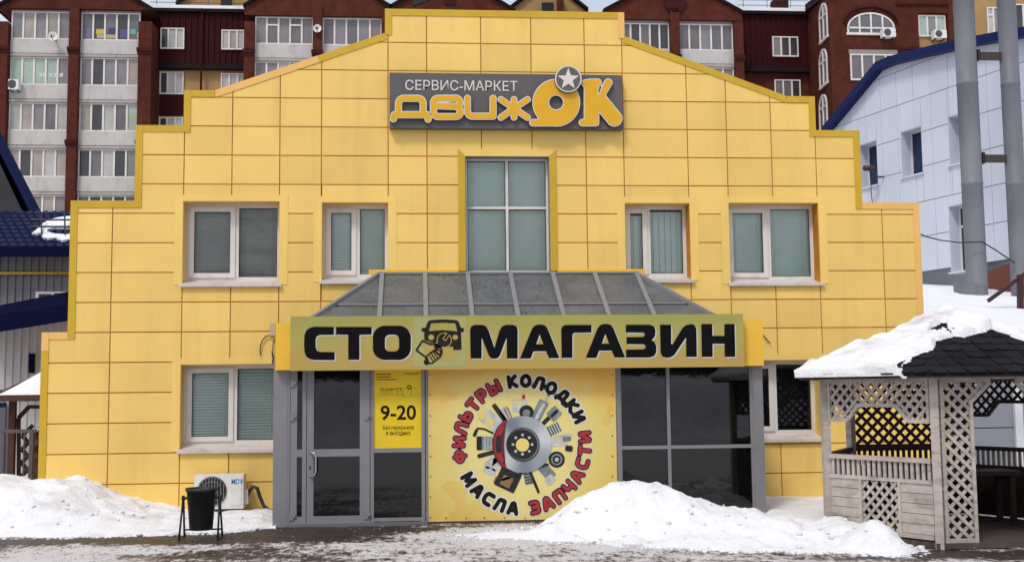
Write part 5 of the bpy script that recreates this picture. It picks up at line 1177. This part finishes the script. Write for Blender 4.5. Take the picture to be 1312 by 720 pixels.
def pillar(px0, px1, ytop, parent=APT, Y=AP):
    x0, x1 = ax(px0), ax(px1); zt = az_(ytop, (px0 + px1) / 2); pbox('pillar', x0, x1, Y - .35, Y + 1.8, -1, zt, m_brick, parent)
    for k in range(5):
        z = az_(65, 95) + (2 - k) * STY * 2.02 + (STY if 0 else 0)
        if z < zt - .3: 
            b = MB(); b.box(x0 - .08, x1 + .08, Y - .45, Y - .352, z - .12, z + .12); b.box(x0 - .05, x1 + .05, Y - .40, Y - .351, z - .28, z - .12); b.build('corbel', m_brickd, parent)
def gable(pxl, pxr, y_eave, slope, ybase, parent=APT, Y=AP, m=m_brick):
    xl, xr = ax(pxl), ax(pxr); ze = az_(y_eave, (pxl + pxr) / 2); xm_ = (xl + xr) / 2; zp = ze + (xm_ - xl) * slope; zb_ = az_(ybase, (pxl + pxr) / 2)
    b = MB(); b.prism([(xl, zb_), (xr, zb_), (xr, ze), (xm_, zp), (xl, ze)], Y - .2, Y + 3.5); b.build('gable', m, parent)
    for s_ in (-1, 1):
        a = np.array([xm_, Y - .42, zp + .02]); c = np.array([xm_ + s_ * (xr - xl) / 2 * 1.015, Y - .42, ze - (xr - xl) / 2 * .015 * slope + .02]); a2, c2 = (c, a) if s_ < 0 else (a, c)
        b = MB(); b.hexa([a2 - [0, 0, .02], c2 - [0, 0, .02], c2 + [0, 4, -.02], a2 + [0, 4, -.02], a2 + [0, 0, .16], c2 + [0, 0, .16], c2 + [0, 4, .16], a2 + [0, 4, .16]]); b.build('roof', m_roofd, parent)
pillar(-6, 11, 30); pillar(89, 102, 12); pillar(178, 195, 30); pillar(313, 326, 30); pillar(401, 413, 12); pillar(489, 503, 20)
balcony_col(12, 88, 48.5, 5, 6, [[0, 4, 0, 4, 0], [3, 3, 3, 3, 0], [1, 4, 0, 5, 1], [4, 2, 4, 1, 4]])
balcony_col(102, 178, 50, 5, 6, [[5, 2, 5, 2, 5], [0, 2, 0, 0, 4], [4, 2, 1, 5, 3], [2, 5, 1, 2, 0]])
balcony_col(326, 401, 55, 5, 3, [[0, 5, 0, 5, 0], [0, 0, 3, 0, 0]]); balcony_col(413, 489, 56.5, 5, 3, [[5, 0, 5, 0, 0]])
gable(-6, 195, 14, .62, 13.5); gable(313, 503, 12, .62, 22)
gable(496, 660, 16, .62, 60); pbox('wall', ax(503), ax(655), AP, AP + 3, -1, az_(30, 575), m_brick, APT)
aw_ = MB(); aw_.prism([(ax(530), az_(10, 540)), (ax(550), az_(2, 540)), (ax(550), az_(-6, 540)), (ax(528), az_(-6, 540))], AP - .26, AP - .21); aw_.build('attic_window', m_dglass, APT)
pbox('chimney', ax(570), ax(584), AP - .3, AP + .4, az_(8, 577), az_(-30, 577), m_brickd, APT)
pillar(783, 797, 30); pillar(859, 871, 12); pillar(941, 952, 30); balcony_col(797, 859, 62, 5, 3, [[5, 2, 5, 2, 2]]); balcony_col(871, 941, 63, 5, 3, [[5, 5, 0, 5, 5], [3, 0, 5, 0, 0]])
gable(775, 952, 18, .55, 27)
b = MB(); cc = at(865, 3, AP - .3); b.lathe([(0, 0), (.55, 0), (.7, .0), (.7, .12), (.55, .12), (.5, .05), (0, .05)], (cc[0], cc[1] - .05, cc[2]), 20, 'y'); b.build('brick_roundel', m_brickd, APT)
for px0, px1, y0, y1, c in ((103, 114, 36, 48, (.20, .18, .30)), (121, 131, 37, 43.5, (.55, .42, .08)), (122, 148, 43.8, 48.5, (.42, .36, .18)), (137, 147, 35, 43, (.06, .05, .16)), (152, 161, 37, 48, (.10, .09, .24)), (165, 172, 36.5, 43, (.10, .42, .36)), (174, 178, 40, 48.5, (.50, .38, .34))):
    nm_ = 'laundry %d' % int(px0 * 10); x0_, x1_ = ax(px0), ax(px1); pbox('laundry', x0_, x1_, AP + .15, AP + .165, az_(y1, 140), az_(y0, 140), mat(nm_, c, .8), APT)
text_part('28 53 8', ax(48), ax(80), az_(98, 60), az_(93, 60), AP + .145, m_white, APT, 'window_figures', .02)['kind'] = 'stuff'
# recessed stair bays clad in maroon ribbed metal over yellow brick
def recess(px0, px1, ytop, ysplit, Yr=56.6, lower=None):
    x0, x1 = atX(px0, 60, Yr), atX(px1, 60, Yr); pc = (px0 + px1) / 2; zt, zs = atZ(pc, ytop, Yr), atZ(pc, ysplit, Yr)
    pbox('cladding', x0, x1, Yr, Yr + 2, zs, zt, m_rib, APT); pbox('wall', x0, x1, Yr + .3, Yr + 2.1, -1, zs, lower or m_ybrick, APT)
    t = MB(); q = x0
    while q < x1: t.box(q, q + .10, Yr - .08, Yr, zs, zt); q += .36
    o = t.build('ribs', m_rib, APT); o['kind'] = 'stuff'
    pbox('cladding_edge', x0, x1, Yr - .15, Yr + .3, zs - .35, zs, m_roofd, APT); pbox('roof_edge', x0, x1, Yr - .3, Yr + 2, zt, zt + .2, m_roofd, APT)
    t = MB(); t.box(x0, x1, Yr - .25, Yr + 4, zt + .2, zt + .42); o = t.build('roof_snow', m_snowc, APT)
    rl_ = MB(); 
    for h in (.75, 1.1): rl_.tube([(x0, Yr + .3, zt + h), (x1, Yr + .3, zt + h)], .02, 5)
    q = x0 + .4
    while q < x1: rl_.tube([(q, Yr + .3, zt + .3), (q, Yr + .3, zt + 1.1)], .02, 5); q += 1.6
    rl_.build('roof_railing', m_blackmetal, APT)
recess(190, 318, 17, 82); recess(948, 1040, 20, 86, 56.6, m_brick)
gz = lambda px0, px1, y0, y1, n, seq, Yr=56.6: glazed(APT, atX(px0, 60, Yr), atX(px1, 60, Yr), atZ((px0 + px1) / 2, y1, Yr), atZ((px0 + px1) / 2, y0, Yr), Yr - .16, n, seq)
gz(206, 236.5, 37, 62, 3, [2, 1, 1]); gz(284, 314, 39.5, 63, 3, [1, 4, 1]); gz(206, 236.5, 93, 120, 3, [2, 1, 1], 56.9); gz(284, 316, 95, 121, 3, [1, 1, 4], 56.9); gz(206, 236.5, 151, 176, 3, [2, 4, 1], 56.9)
gz(989, 1022, 48, 72, 3, [0, 2, 2]); gz(990, 1023, 103, 130, 3, [5, 5, 2], 56.9)
pbox('spandrel', atX(204, 130, 56.8), atX(236, 130, 56.8), 56.75, 57.0, atZ(220, 148, 56.8), atZ(220, 122, 56.8), m_rib, APT)
pbox('downpipe', atX(257, 60, 56.45), atX(259.5, 60, 56.45), 56.40, 56.50, atZ(258, 118, 56.45), atZ(258, 17, 56.45), m_rib, APT)
pbox('rear_wall', ax(-6), ax(1040, 62), 61.2, 72, -1, atZ(500, 26, 61.2), m_brick, APT)
# yellow brick attic houses on the roof
def attic(px0, px1, yb, yp, name_px, Y=64.0):
    x0, x1 = atX(px0, 5, Y), atX(px1, 5, Y); pc = (px0 + px1) / 2; zb_, zp = atZ(pc, yb, Y), atZ(pc, yp, Y); xm_ = (x0 + x1) / 2
    b = MB(); b.prism([(x0, zb_ - 6), (x1, zb_ - 6), (x1, zb_), (xm_, zp), (x0, zb_)], Y, Y + 4); o = b.build('attic_wall', m_ybrick, APT)
    for s_ in (-1, 1):
        a = np.array([xm_, Y - .3, zp + .05]); c = np.array([x0 if s_ < 0 else x1, Y - .3, zb_ + .05]); a2, c2 = (c, a) if s_ < 0 else (a, c); b = MB()
        b.hexa([a2, c2, c2 + [0, 5, 0], a2 + [0, 5, 0], a2 + [0, 0, .25], c2 + [0, 0, .25], c2 + [0, 5, .25], a2 + [0, 5, .25]]); b.build('roof', m_roofd, APT)
    wx0, wx1, wy0, wy1 = name_px; pbox('attic_opening', atX(wx0, 5, Y), atX(wx1, 5, Y), Y - .06, Y - .01, atZ(pc, wy1, Y), atZ(pc, wy0, Y), m_int, APT)
attic(226, 352, 10, -38, (283, 297, -10, 8)); attic(652, 753, 16, -24, (694, 709, 4, 15))
b = MB(); b.box(atX(714, 5, 63.5), atX(722, 5, 63.5), 63.3, 63.8, atZ(718, 20, 63.5), atZ(718, -4, 63.5)); b.build('chimney', m_brick, APT)
b = MB(); b.box(atX(990, 5, 63), atX(1008, 5, 63), 62.6, 63.6, atZ(999, 20, 63), atZ(999, 1, 63)); b.build('chimney', m_brickd, APT)
# things hung on the block
def dish(px, py, r, label):
    c = at(px, py, AP - .55); D_ = thing('satellite_dish', tuple(c), label, 'satellite dish', 'satellite dishes on the brick block')
    b = MB(); b.lathe([(0, .12), (r * .5, .08), (r, -.04), (r * 1.02, -.04), (r * .5, .11), (0, .15)], tuple(c), 20, 'y'); b.build('reflector', m_white, D_, True)
    b = MB(); b.tube([c + [0, .1, -r * .9], c + [0, -.35, -r * .35]], .025, 6); b.tube([c + [0, -.40, -r * .30], c + [0, -.28, -r * .40]], .06, 8); b.build('receiver_arm', m_black, D_); b = MB(); b.tube([c + [0, .1, 0], c + [0, .6, -.1]], .04, 6); b.build('bracket', m_blackmetal, D_)
dish(68, 47, .28, 'white satellite dish on the top left balcony of the brick block'); dish(406.5, 37, .25, 'white satellite dish on the brick pillar left of the yellow gable')
def far_ac(px0, px1, y0, y1, Y, label):
    a, b = at(px0, y1, Y), at(px1, y0, Y); make_ac('air_conditioner', ((a[0] + b[0]) / 2, Y + .0, a[2]), b[0] - a[0], .45, b[2] - a[2], label, 'air conditioners on the apartment buildings')
far_ac(13.5, 27, 104.5, 117, AP - .1, 'air conditioner under the second balcony at the far left of the brick block')

# ------------------------------------------------------------------ red brick tower with arched windows, right
TW = thing('apartment_tower', (ax(1120), AP, 0), 'dark red brick tower with arched windows and blue roofed annex before it', 'building')
YT = 52.0
tx = lambda px, py=60, Y=YT: atX(px, py, Y); tz = lambda py, px=1120, Y=YT: atZ(px, py, Y)
pf = np.array([tx(1064), YT]); pb_ = np.array([atX(1037, 60, 56.5), 56.5])
b = MB(); zt = tz(-40); zc0 = tz(6, 1050)
b.add([(pf[0], YT, -1), (tx(1178), YT, -1), (tx(1178), YT + 8, -1), (pb_[0], 60, -1), (pb_[0], pb_[1], -1), (pf[0], YT, zt), (tx(1178), YT, zt), (tx(1178), YT + 8, zt), (pb_[0], 60, tz(12, 1040, 56.5)), (pb_[0], pb_[1], tz(12, 1040, 56.5))],
      [(0, 1, 6, 5), (1, 2, 7, 6), (4, 0, 5, 9), (3, 4, 9, 8), (5, 6, 7, 8, 9)]); b.build('wall', m_brick, TW)
def arched(parent, P0, e, nrm, w, h, n, seq, fw=.085):
    """round-headed window; P0 = lower left corner on the wall face, nrm outward"""
    P0 = np.array(P0, float); e = np.array(e, float); nrm = np.array(nrm, float); c = lambda s_, z, o=.05: P0 + e * s_ + np.array([0, 0, z]) + nrm * o
    hs = h - w * .5 if h > w * .75 else h * .28; ry = h - hs
    arcp = [(w / 2 - w / 2 * math.cos(a), hs + ry * math.sin(a)) for a in np.linspace(0, math.pi, 15)]
    fr = MB(); pts = [(0, 0)] + arcp + [(w, 0)]
    for a, b_ in zip(pts[:-1], pts[1:]): fr.bar(c(*a), c(*b_), .1, fw, tuple(nrm))
    fr.bar(c(-.1, -.02), c(w + .1, -.02), .14, .12, tuple(nrm))
    for k in range(1, n):
        s_ = w * k / n; zt_ = hs + ry * math.sqrt(max(1 - ((s_ - w / 2) / (w / 2)) ** 2, 0)); fr.bar(c(s_, 0), c(s_, zt_), .1, fw * 1.1, tuple(nrm))
    fr.bar(c(0, hs), c(w, hs), .1, fw, tuple(nrm)); wn = fr.build('arched_window', m_pvc, parent)
    for k in range(n):
        a0_, a1_ = w * k / n, w * (k + 1) / n; pb2 = MB(); top_ = [(s_, hs + ry * math.sqrt(max(1 - ((s_ - w / 2) / (w / 2)) ** 2, 0))) for s_ in np.linspace(a1_, a0_, 6)]
        P = [(a0_, 0), (a1_, 0)] + top_; pb2.add([c(q[0], q[1], .03) for q in P], [tuple(range(len(P)))]); pb2.build('pane', PANES[seq[k]], wn)
    return wn
arched(TW, (tx(1087), YT, tz(44)), (1, 0, 0), (0, -1, 0), tx(1146) - tx(1087), tz(18) - tz(44), 4, [5, 5, 5, 5])
b = MB(); w_ = tx(1146) - tx(1087) + .5; cxm = (tx(1087) + tx(1146)) / 2; z0_ = tz(44) + .6
P = [(cxm - (w_ / 2) * math.cos(a), z0_ + (tz(18) - tz(44) - .2) * math.sin(a)) for a in np.linspace(0, math.pi, 17)]
for a, c_ in zip(P[:-1], P[1:]): b.bar((a[0], YT - .03, a[1]), (c_[0], YT - .03, c_[1]), .06, .30, (0, -1, 0))
b.build('brick_arch', m_brickd, TW)
glazed(TW, tx(1088), tx(1148), tz(102), tz(70.5), YT - .13, 4, [5, 5, 5, 5]); pbox('lintel', tx(1087), tx(1149), YT - .05, YT + .1, tz(70), tz(64.5), m_lintel, TW)
ch = pf - pb_; chl = np.linalg.norm(ch); ech = np.array([*(ch / chl), 0]); nch = np.array([ech[1], -ech[0], 0])
if nch[0] > 0: nch = -nch
for k, yb in enumerate((55.5, 113.5, 171)):
    q = atp(1052.0, yb, (pf[0], pf[1], 0), nch); arched(TW, q, ech, nch, 1.55 + 0 * k, 2.25, 2, [2, 5])
# niche with yellow brick, pillars, far yellow wall
pbox('wall', tx(1178), tx(1217), YT + .25, YT + 4, -1, tz(-40), m_ybrick, TW); pbox('pilaster', tx(1216), tx(1226), YT - .1, YT + 4.1, -1, tz(-40), m_brick, TW); pbox('spandrel', tx(1178), tx(1216), YT - .02, YT + .25, tz(16), tz(-40), m_brick, TW)
for yb in (4, 61): pbox('string_course', tx(1150), tx(1217), YT - .12, YT - .021, tz(yb + 2.5), tz(yb), m_brickd, TW)
glazed(TW, tx(1179), tx(1214), tz(43.5), tz(18), YT + .12, 3, [3, 0, 3])
b = MB(); b.hexa([np.array([pb_[0] - .3, 56.2, tz(12, 1040, 56.5) - .25]), np.array([pf[0] + .0, YT - .3, tz(-12, 1064) - .25]), np.array([pf[0] + .4, YT - .3, tz(-12, 1064) - .25]), np.array([pb_[0] + .4, 56.6, tz(12, 1040, 56.5) - .25]), np.array([pb_[0] - .3, 56.2, tz(12, 1040, 56.5) + .2]), np.array([pf[0] + .0, YT - .3, tz(-12, 1064) + .2]), np.array([pf[0] + .4, YT - .3, tz(-12, 1064) + .2]), np.array([pb_[0] + .4, 56.6, tz(12, 1040, 56.5) + .2])]); b.build('roof_edge', m_roofd, TW)
pbox('yellow_wall', tx(1226), tx(1345), YT + 1.2, YT + 8, -1, tz(-40), m_ybrick, TW)
glazed(TW, atX(1265, 20, 53.1), atX(1281, 20, 53.1), tz(37, 1270), tz(2, 1270), 53.1, 2, [1, 0], (0,)); glazed(TW, atX(1298, 20, 53.1), atX(1325, 20, 53.1), tz(33, 1310), tz(-2, 1310), 53.1, 2, [2, 2])
far_ac(1128, 1143.5, 39.5, 50, YT - .1, 'air conditioner at the right end of the big arched window on the brick tower'); far_ac(1193.5, 1208.5, 41.5, 51.5, YT - .0, 'air conditioner under the small window of the yellow niche on the brick tower')

# ------------------------------------------------------------------ pale blue clad annex with navy roof, right
fl_ = np.array([CW[0], CW[1], 0]); fl_ /= np.linalg.norm(fl_); rg_ = np.array([fl_[1], -fl_[0], 0])
BP = np.array([CAM[0], CAM[1], 0]) + rg_ * 11.9 + fl_ * 34; be = rg_ - fl_ * 2.65; be /= np.linalg.norm(be); bn = np.array([-be[1], be[0], 0])
if bn @ (np.array([CAM[0], CAM[1], 0]) - BP) < 0: bn = -bn
bin_ = -bn
BL = thing('clad_annex', tuple(BP + np.array([0, 0, 4.5])), 'pale blue panelled building with curved navy roof edge on the snowy slope', 'building')
def bw_(px, py): q = atp(px, py, BP, bn); return np.array([(q - BP) @ be, q[2]])
def bq(s_, z, d=0.): return BP + be * s_ + bin_ * d + np.array([0, 0, z])
m_pale = mat('pale blue panel', (.58, .62, .70), .5, .05, .8, (.46, .49, .56), .4, (.5, .5, .3), rnd=.025); m_joint = mat('panel joint', (.10, .10, .12), .8); m_navy = mat('navy roof metal', (.005, .013, .080), .5, .15, 2, spec=.15)
rp_ = [bw_(1062, 170), bw_(1131, 87), bw_(1147, 80), bw_(1200, 67), bw_(1250, 56), bw_(1312, 45), bw_(1345, 39)]
wp = [(rp_[0][0], 3.5)] + [tuple(q) for q in rp_] + [(rp_[-1][0], 3.5)]; wpo = wp[::-1]
wins = {'b': (bw_(1155, 190), bw_(1181.7, 190)), }
w1 = (bw_(1155, 200)[0], bw_(1182, 200)[0]); ztop = bw_(1155, 169.5)[1]; zbot = bw_(1157, 228.5)[1]; wW = w1[1] - w1[0]
pit = bw_(1215, 165)[0] - w1[0]
uw = [(w1[0] - pit, w1[0] - pit + wW, zbot, ztop), (w1[0], w1[1], zbot, ztop), (w1[0] + pit, w1[0] + pit + wW, zbot, ztop)]
sl_ = bw_(1215, 265); lw = [(sl_[0], sl_[0] + wW * 1.05, bw_(1217, 350)[1], sl_[1])]
wl_ = uw + lw
zl0 = bw_(1180, 125)[1]; rowz = [zl0 + 3 * 1.02, zl0 + 2 * 1.02, zl0 + 1.02] + [zl0 - k * 1.02 for k in range(6)]; s0_ = wp[0][0]
cw_ = .74; cs_ = [w1[0] - .12 - cw_ * 1.0 * k for k in range(14, 0, -1)] + [w1[0] - .12 + cw_ * k for k in range(0, 14)]
bk = MB()
def slab(mb, P, d0, d1): 
    k = len(P); mb.add([bq(a, b_, d0) for a, b_ in P] + [bq(a, b_, d1) for a, b_ in P], [tuple(range(k)), tuple(range(2 * k - 1, k - 1, -1))] + [(q, q + k, (q + 1) % k + k, (q + 1) % k) for q in range(k)])
for i in range(len(rowz) - 1):
    for j in range(len(cs_) - 1):
        rects = [(cs_[j], cs_[j + 1], rowz[i + 1], rowz[i])]
        for w in wl_:
            nr = []
            for (a, b_, c, d) in rects:
                o0, o1, p0_, p1_ = max(a, w[0]), min(b_, w[1]), max(c, w[2]), min(d, w[3])
                if o1 - o0 < .02 or p1_ - p0_ < .02: nr.append((a, b_, c, d)); continue
                if o0 - a > .03: nr.append((a, o0, c, d))
                if b_ - o1 > .03: nr.append((o1, b_, c, d))
                if p0_ - c > .03: nr.append((o0, o1, c, p0_))
                if d - p1_ > .03: nr.append((o0, o1, p1_, d))
            rects = nr
        for (a, b_, c, d) in rects:
            P = clip_rect(wpo, a, b_, c, d)
            if P: slab(bk, P, .03, .12)
            P = clip_rect(wpo, a + .007, b_ - .007, c + .010, d - .010)
            if P: mb = MB(); slab(mb, P, random.uniform(-.003, .003), .034); mb.build('cladding_panel', m_pale, BL)
bk.build('wall', m_joint, BL)
for (a, b_, c, d) in wl_:
    fr = MB(); dp = .36; t = .05
    def lb(mb, s0, s1, z0, z1, d0, d1): mb.hexa([bq(s0, z0, d0), bq(s1, z0, d0), bq(s1, z0, d1), bq(s0, z0, d1), bq(s0, z1, d0), bq(s1, z1, d0), bq(s1, z1, d1), bq(s0, z1, d1)])
    lb(fr, a, a + t, c + .03, d, dp, dp + .06); lb(fr, b_ - t, b_, c + .03, d, dp, dp + .06); lb(fr, a + t, b_ - t, d - t, d, dp, dp + .06); lb(fr, a + t, b_ - t, c + .03, c + .03 + t, dp, dp + .06)
    if (a, b_, c, d) in lw: lb(fr, a + t, b_ - t, c + (d - c) * .68, c + (d - c) * .68 + .07, dp, dp + .06)
    w = fr.build('window', m_pvc, BL)
    pn = MB(); lb(pn, a + t, b_ - t, c + .03 + t, d - t, dp + .03, dp + .04); pn.build('pane', mat('navy pane', (.010, .022, .07), .08, .1, 1) if 'navy pane' not in bpy.data.materials else bpy.data.materials['navy pane'], w)
    rv = MB(); lb(rv, a - .004, a + .01, c, d, -.006, dp + .06); lb(rv, b_ - .01, b_ + .004, c, d, -.006, dp + .06); lb(rv, a + .01, b_ - .01, d - .01, d + .004, -.006, dp + .06); rv.build('reveal', m_pale, w)
    si = MB(); lb(si, a - .04, b_ + .04, c - .03, c + .015, -.07, dp + .0); si.build('sill', m_pale, w)
for a, b_ in zip(rp_[:-1], rp_[1:]):
    mb = MB(); mb.hexa([bq(a[0], a[1] - .10, -.28), bq(b_[0], b_[1] - .10, -.28), bq(b_[0], b_[1] - .10, 9), bq(a[0], a[1] - .10, 9), bq(a[0], a[1] + .15, -.28), bq(b_[0], b_[1] + .15, -.28), bq(b_[0], b_[1] + .15, 9), bq(a[0], a[1] + .15, 9)]); mb.build('roof', m_navy, BL)
mb = MB(); lb(mb, rp_[0][0] + .05, rp_[-1][0] - .05, 3.5, rp_[1][1] - 1.9, .75, 8.5); mb.build('body_wall', m_pale, BL)
sk_ = MB(); q0, q1 = bw_(1262, 350), bw_(1330, 330); sk_.hexa([bq(q0[0], 3.4, -.15), bq(q1[0], 3.4, -.15), bq(q1[0], 3.4, -.02), bq(q0[0], 3.4, -.02), bq(q0[0], q0[1], -.15), bq(q1[0], q1[1] + .05, -.15), bq(q1[0], q1[1] + .05, -.02), bq(q0[0], q0[1], -.02)]); sk_.build('plinth', mat('rust red plinth', (.16, .045, .025), .7), BL)
# camera on a bracket and cable
cq = atp(1114.5, 216, BP + bn * .5, bn); CC = thing('security_camera', tuple(cq), 'small security camera on a bracket by the far window of the pale blue building', 'camera')
b = MB(); b.tube([cq + bn * .20, cq - bn * .16], .085, 10); b.build('housing', mat('brown housing', (.05, .025, .02), .5), CC, True); b = MB(); b.tube([cq + np.array([0, 0, -.06]), cq + np.array([0, 0, -.22]), cq - bn * .5 + np.array([0, 0, -.24])], .025, 6); b.build('bracket', m_blackmetal, CC); b = MB(); b.tube([cq + np.array([0, 0, -.2]), cq + np.array([.02, 0, -.9]), cq + be * .1 + np.array([0, 0, -1.3])], .014, 5); b.build('cable', m_black, CC)

# twin grey flue pipes
YPo = 9.0
PO = thing('twin_flue_pipes', tuple(at(1253, 363, YPo)), 'pair of tall grey steel pipes joined by crossbars on the snowy slope', 'pipes')
m_galv = mat('galvanised pipe', (.17, .18, .205), .55, .15, 1.2, (.12, .095, .08), .55, (2.2, 2.2, .4), spec=.35)
pr_ = 13.6 / 1500 * 25.9
ps = []
for px_, py_ in ((1243.7, 200), (1299.2, 200)):
    q = at(px_, py_, YPo); ps.append(q[0]); b = MB(); rr_ = pr_ if px_ < 1260 else pr_ * .9
    prof = [(rr_, 2.5)]
    for zz in np.arange(3.9, 16, 2.35): prof += [(rr_, zz), (rr_ * 1.035, zz + .01), (rr_ * 1.035, zz + .05), (rr_, zz + .06)]
    prof += [(rr_, 16)]
    b.lathe(prof, (q[0], YPo, 0), 28); b.build('pipe', m_galv, PO, True)
for py in (72.5, 203.5):
    z = atZ(1270, py, YPo); b = MB(); b.box(ps[0] + pr_ * .9, ps[1] - pr_ * .8, YPo - .06, YPo + .06, z - .085, z + .085); b.build('crossbar', mat('brown bar', (.05, .038, .035), .6) if 'brown bar' not in bpy.data.materials else bpy.data.materials['brown bar'], PO)
    b = MB(); b.box(ps[0] + pr_ * .98, ps[0] + pr_ * .98 + .06, YPo - .12, YPo + .12, z - .13, z + .13); b.build('clamp', m_blackmetal, PO)
# duct box half buried in the snow, handrail, cable
db = at(1241, 370, 8.3); DB = MB(); DB.hexa([db + [-.26, -.2, -.25], db + [.30, -.2, -.35], db + [.30, .2, -.35], db + [-.26, .2, -.25], db + [-.25, -.2, .14], db + [.24, -.2, .09], db + [.24, .2, .13], db + [-.25, .2, .18]])
tag(DB.build('duct_box', m_galv, None, False, tuple(db)), 'short grey metal duct stub in the snow before the left pipe', 'duct')
YHn = 5.6
HR = thing('handrail', tuple(at(1306, 412, YHn)), 'dark red brown handrail sloping down to the snow beside the right pipe', 'handrail')
m_hr = mat('dark maroon steel', (.045, .015, .016), .5)
b = MB(); b.bar(at(1266, 385.5, YHn), at(1335, 335, YHn), .07, .07, (0, 1, 0)); b.build('rail', m_hr, HR)
b = MB(); b.bar(at(1308, 440, YHn), at(1307, 352, YHn), .10, .10, (0, 1, 0)); b.build('post', m_hr, HR)
cb = MB(); cb.tube([at(1170, 296, 10), at(1186, 303, 9.9), at(1205, 308, 9.5), at(1230, 311, 8.7), at(1258, 310, 8.6)], .016, 5); cb.tube([at(1258, 310, 8.6), at(1275, 320, 8.7), at(1300, 337, 8.8)], .016, 5)
tag(cb.build('cable', m_black), 'thin black cable slung from the pale blue building to the grey pipes', 'cable')
nb = at(1305, 416, 4.6); b = MB(); b.box(nb[0] - .22, nb[0] + 1.2, 4.6, 5.2, nb[2] - .6, nb[2] + .03); tag(b.build('barrel_lid', m_navy, None, False, tuple(nb)), 'blue lid showing over the snow at the foot of the handrail', 'lid')

# grey panelled retaining wall under the slope
RW = thing('retaining_wall', (9, .4, 0), 'grey panelled retaining wall seen through the gazebo', 'wall')
m_rw = mat('slate grey panel', (.24, .25, .29), .6, .08, 1, (.17, .175, .2), .4, (.8, .8, .5), rnd=.04); b = MB(); b.box(6.58, 16, .43, .56, -.1, 2.13); b.build('backing', m_joint, RW)
zr2 = [-.1, .43, 1.02, 1.44, 2.13]
for a, c in zip(zr2[:-1], zr2[1:]):
    x = 6.58
    while x < 15.9: pbox('cladding_panel', x + .008, x + 1.55 - .008, .40, .43, a + .008, c - .008, m_rw, RW); x += 1.55
b = MB(); b.box(atX(1301, 560, .37), atX(1311, 560, .37), .34, .398, -.1, 2.10); b.build('pilaster', mat('white pilaster', (.62, .64, .68), .6), RW)
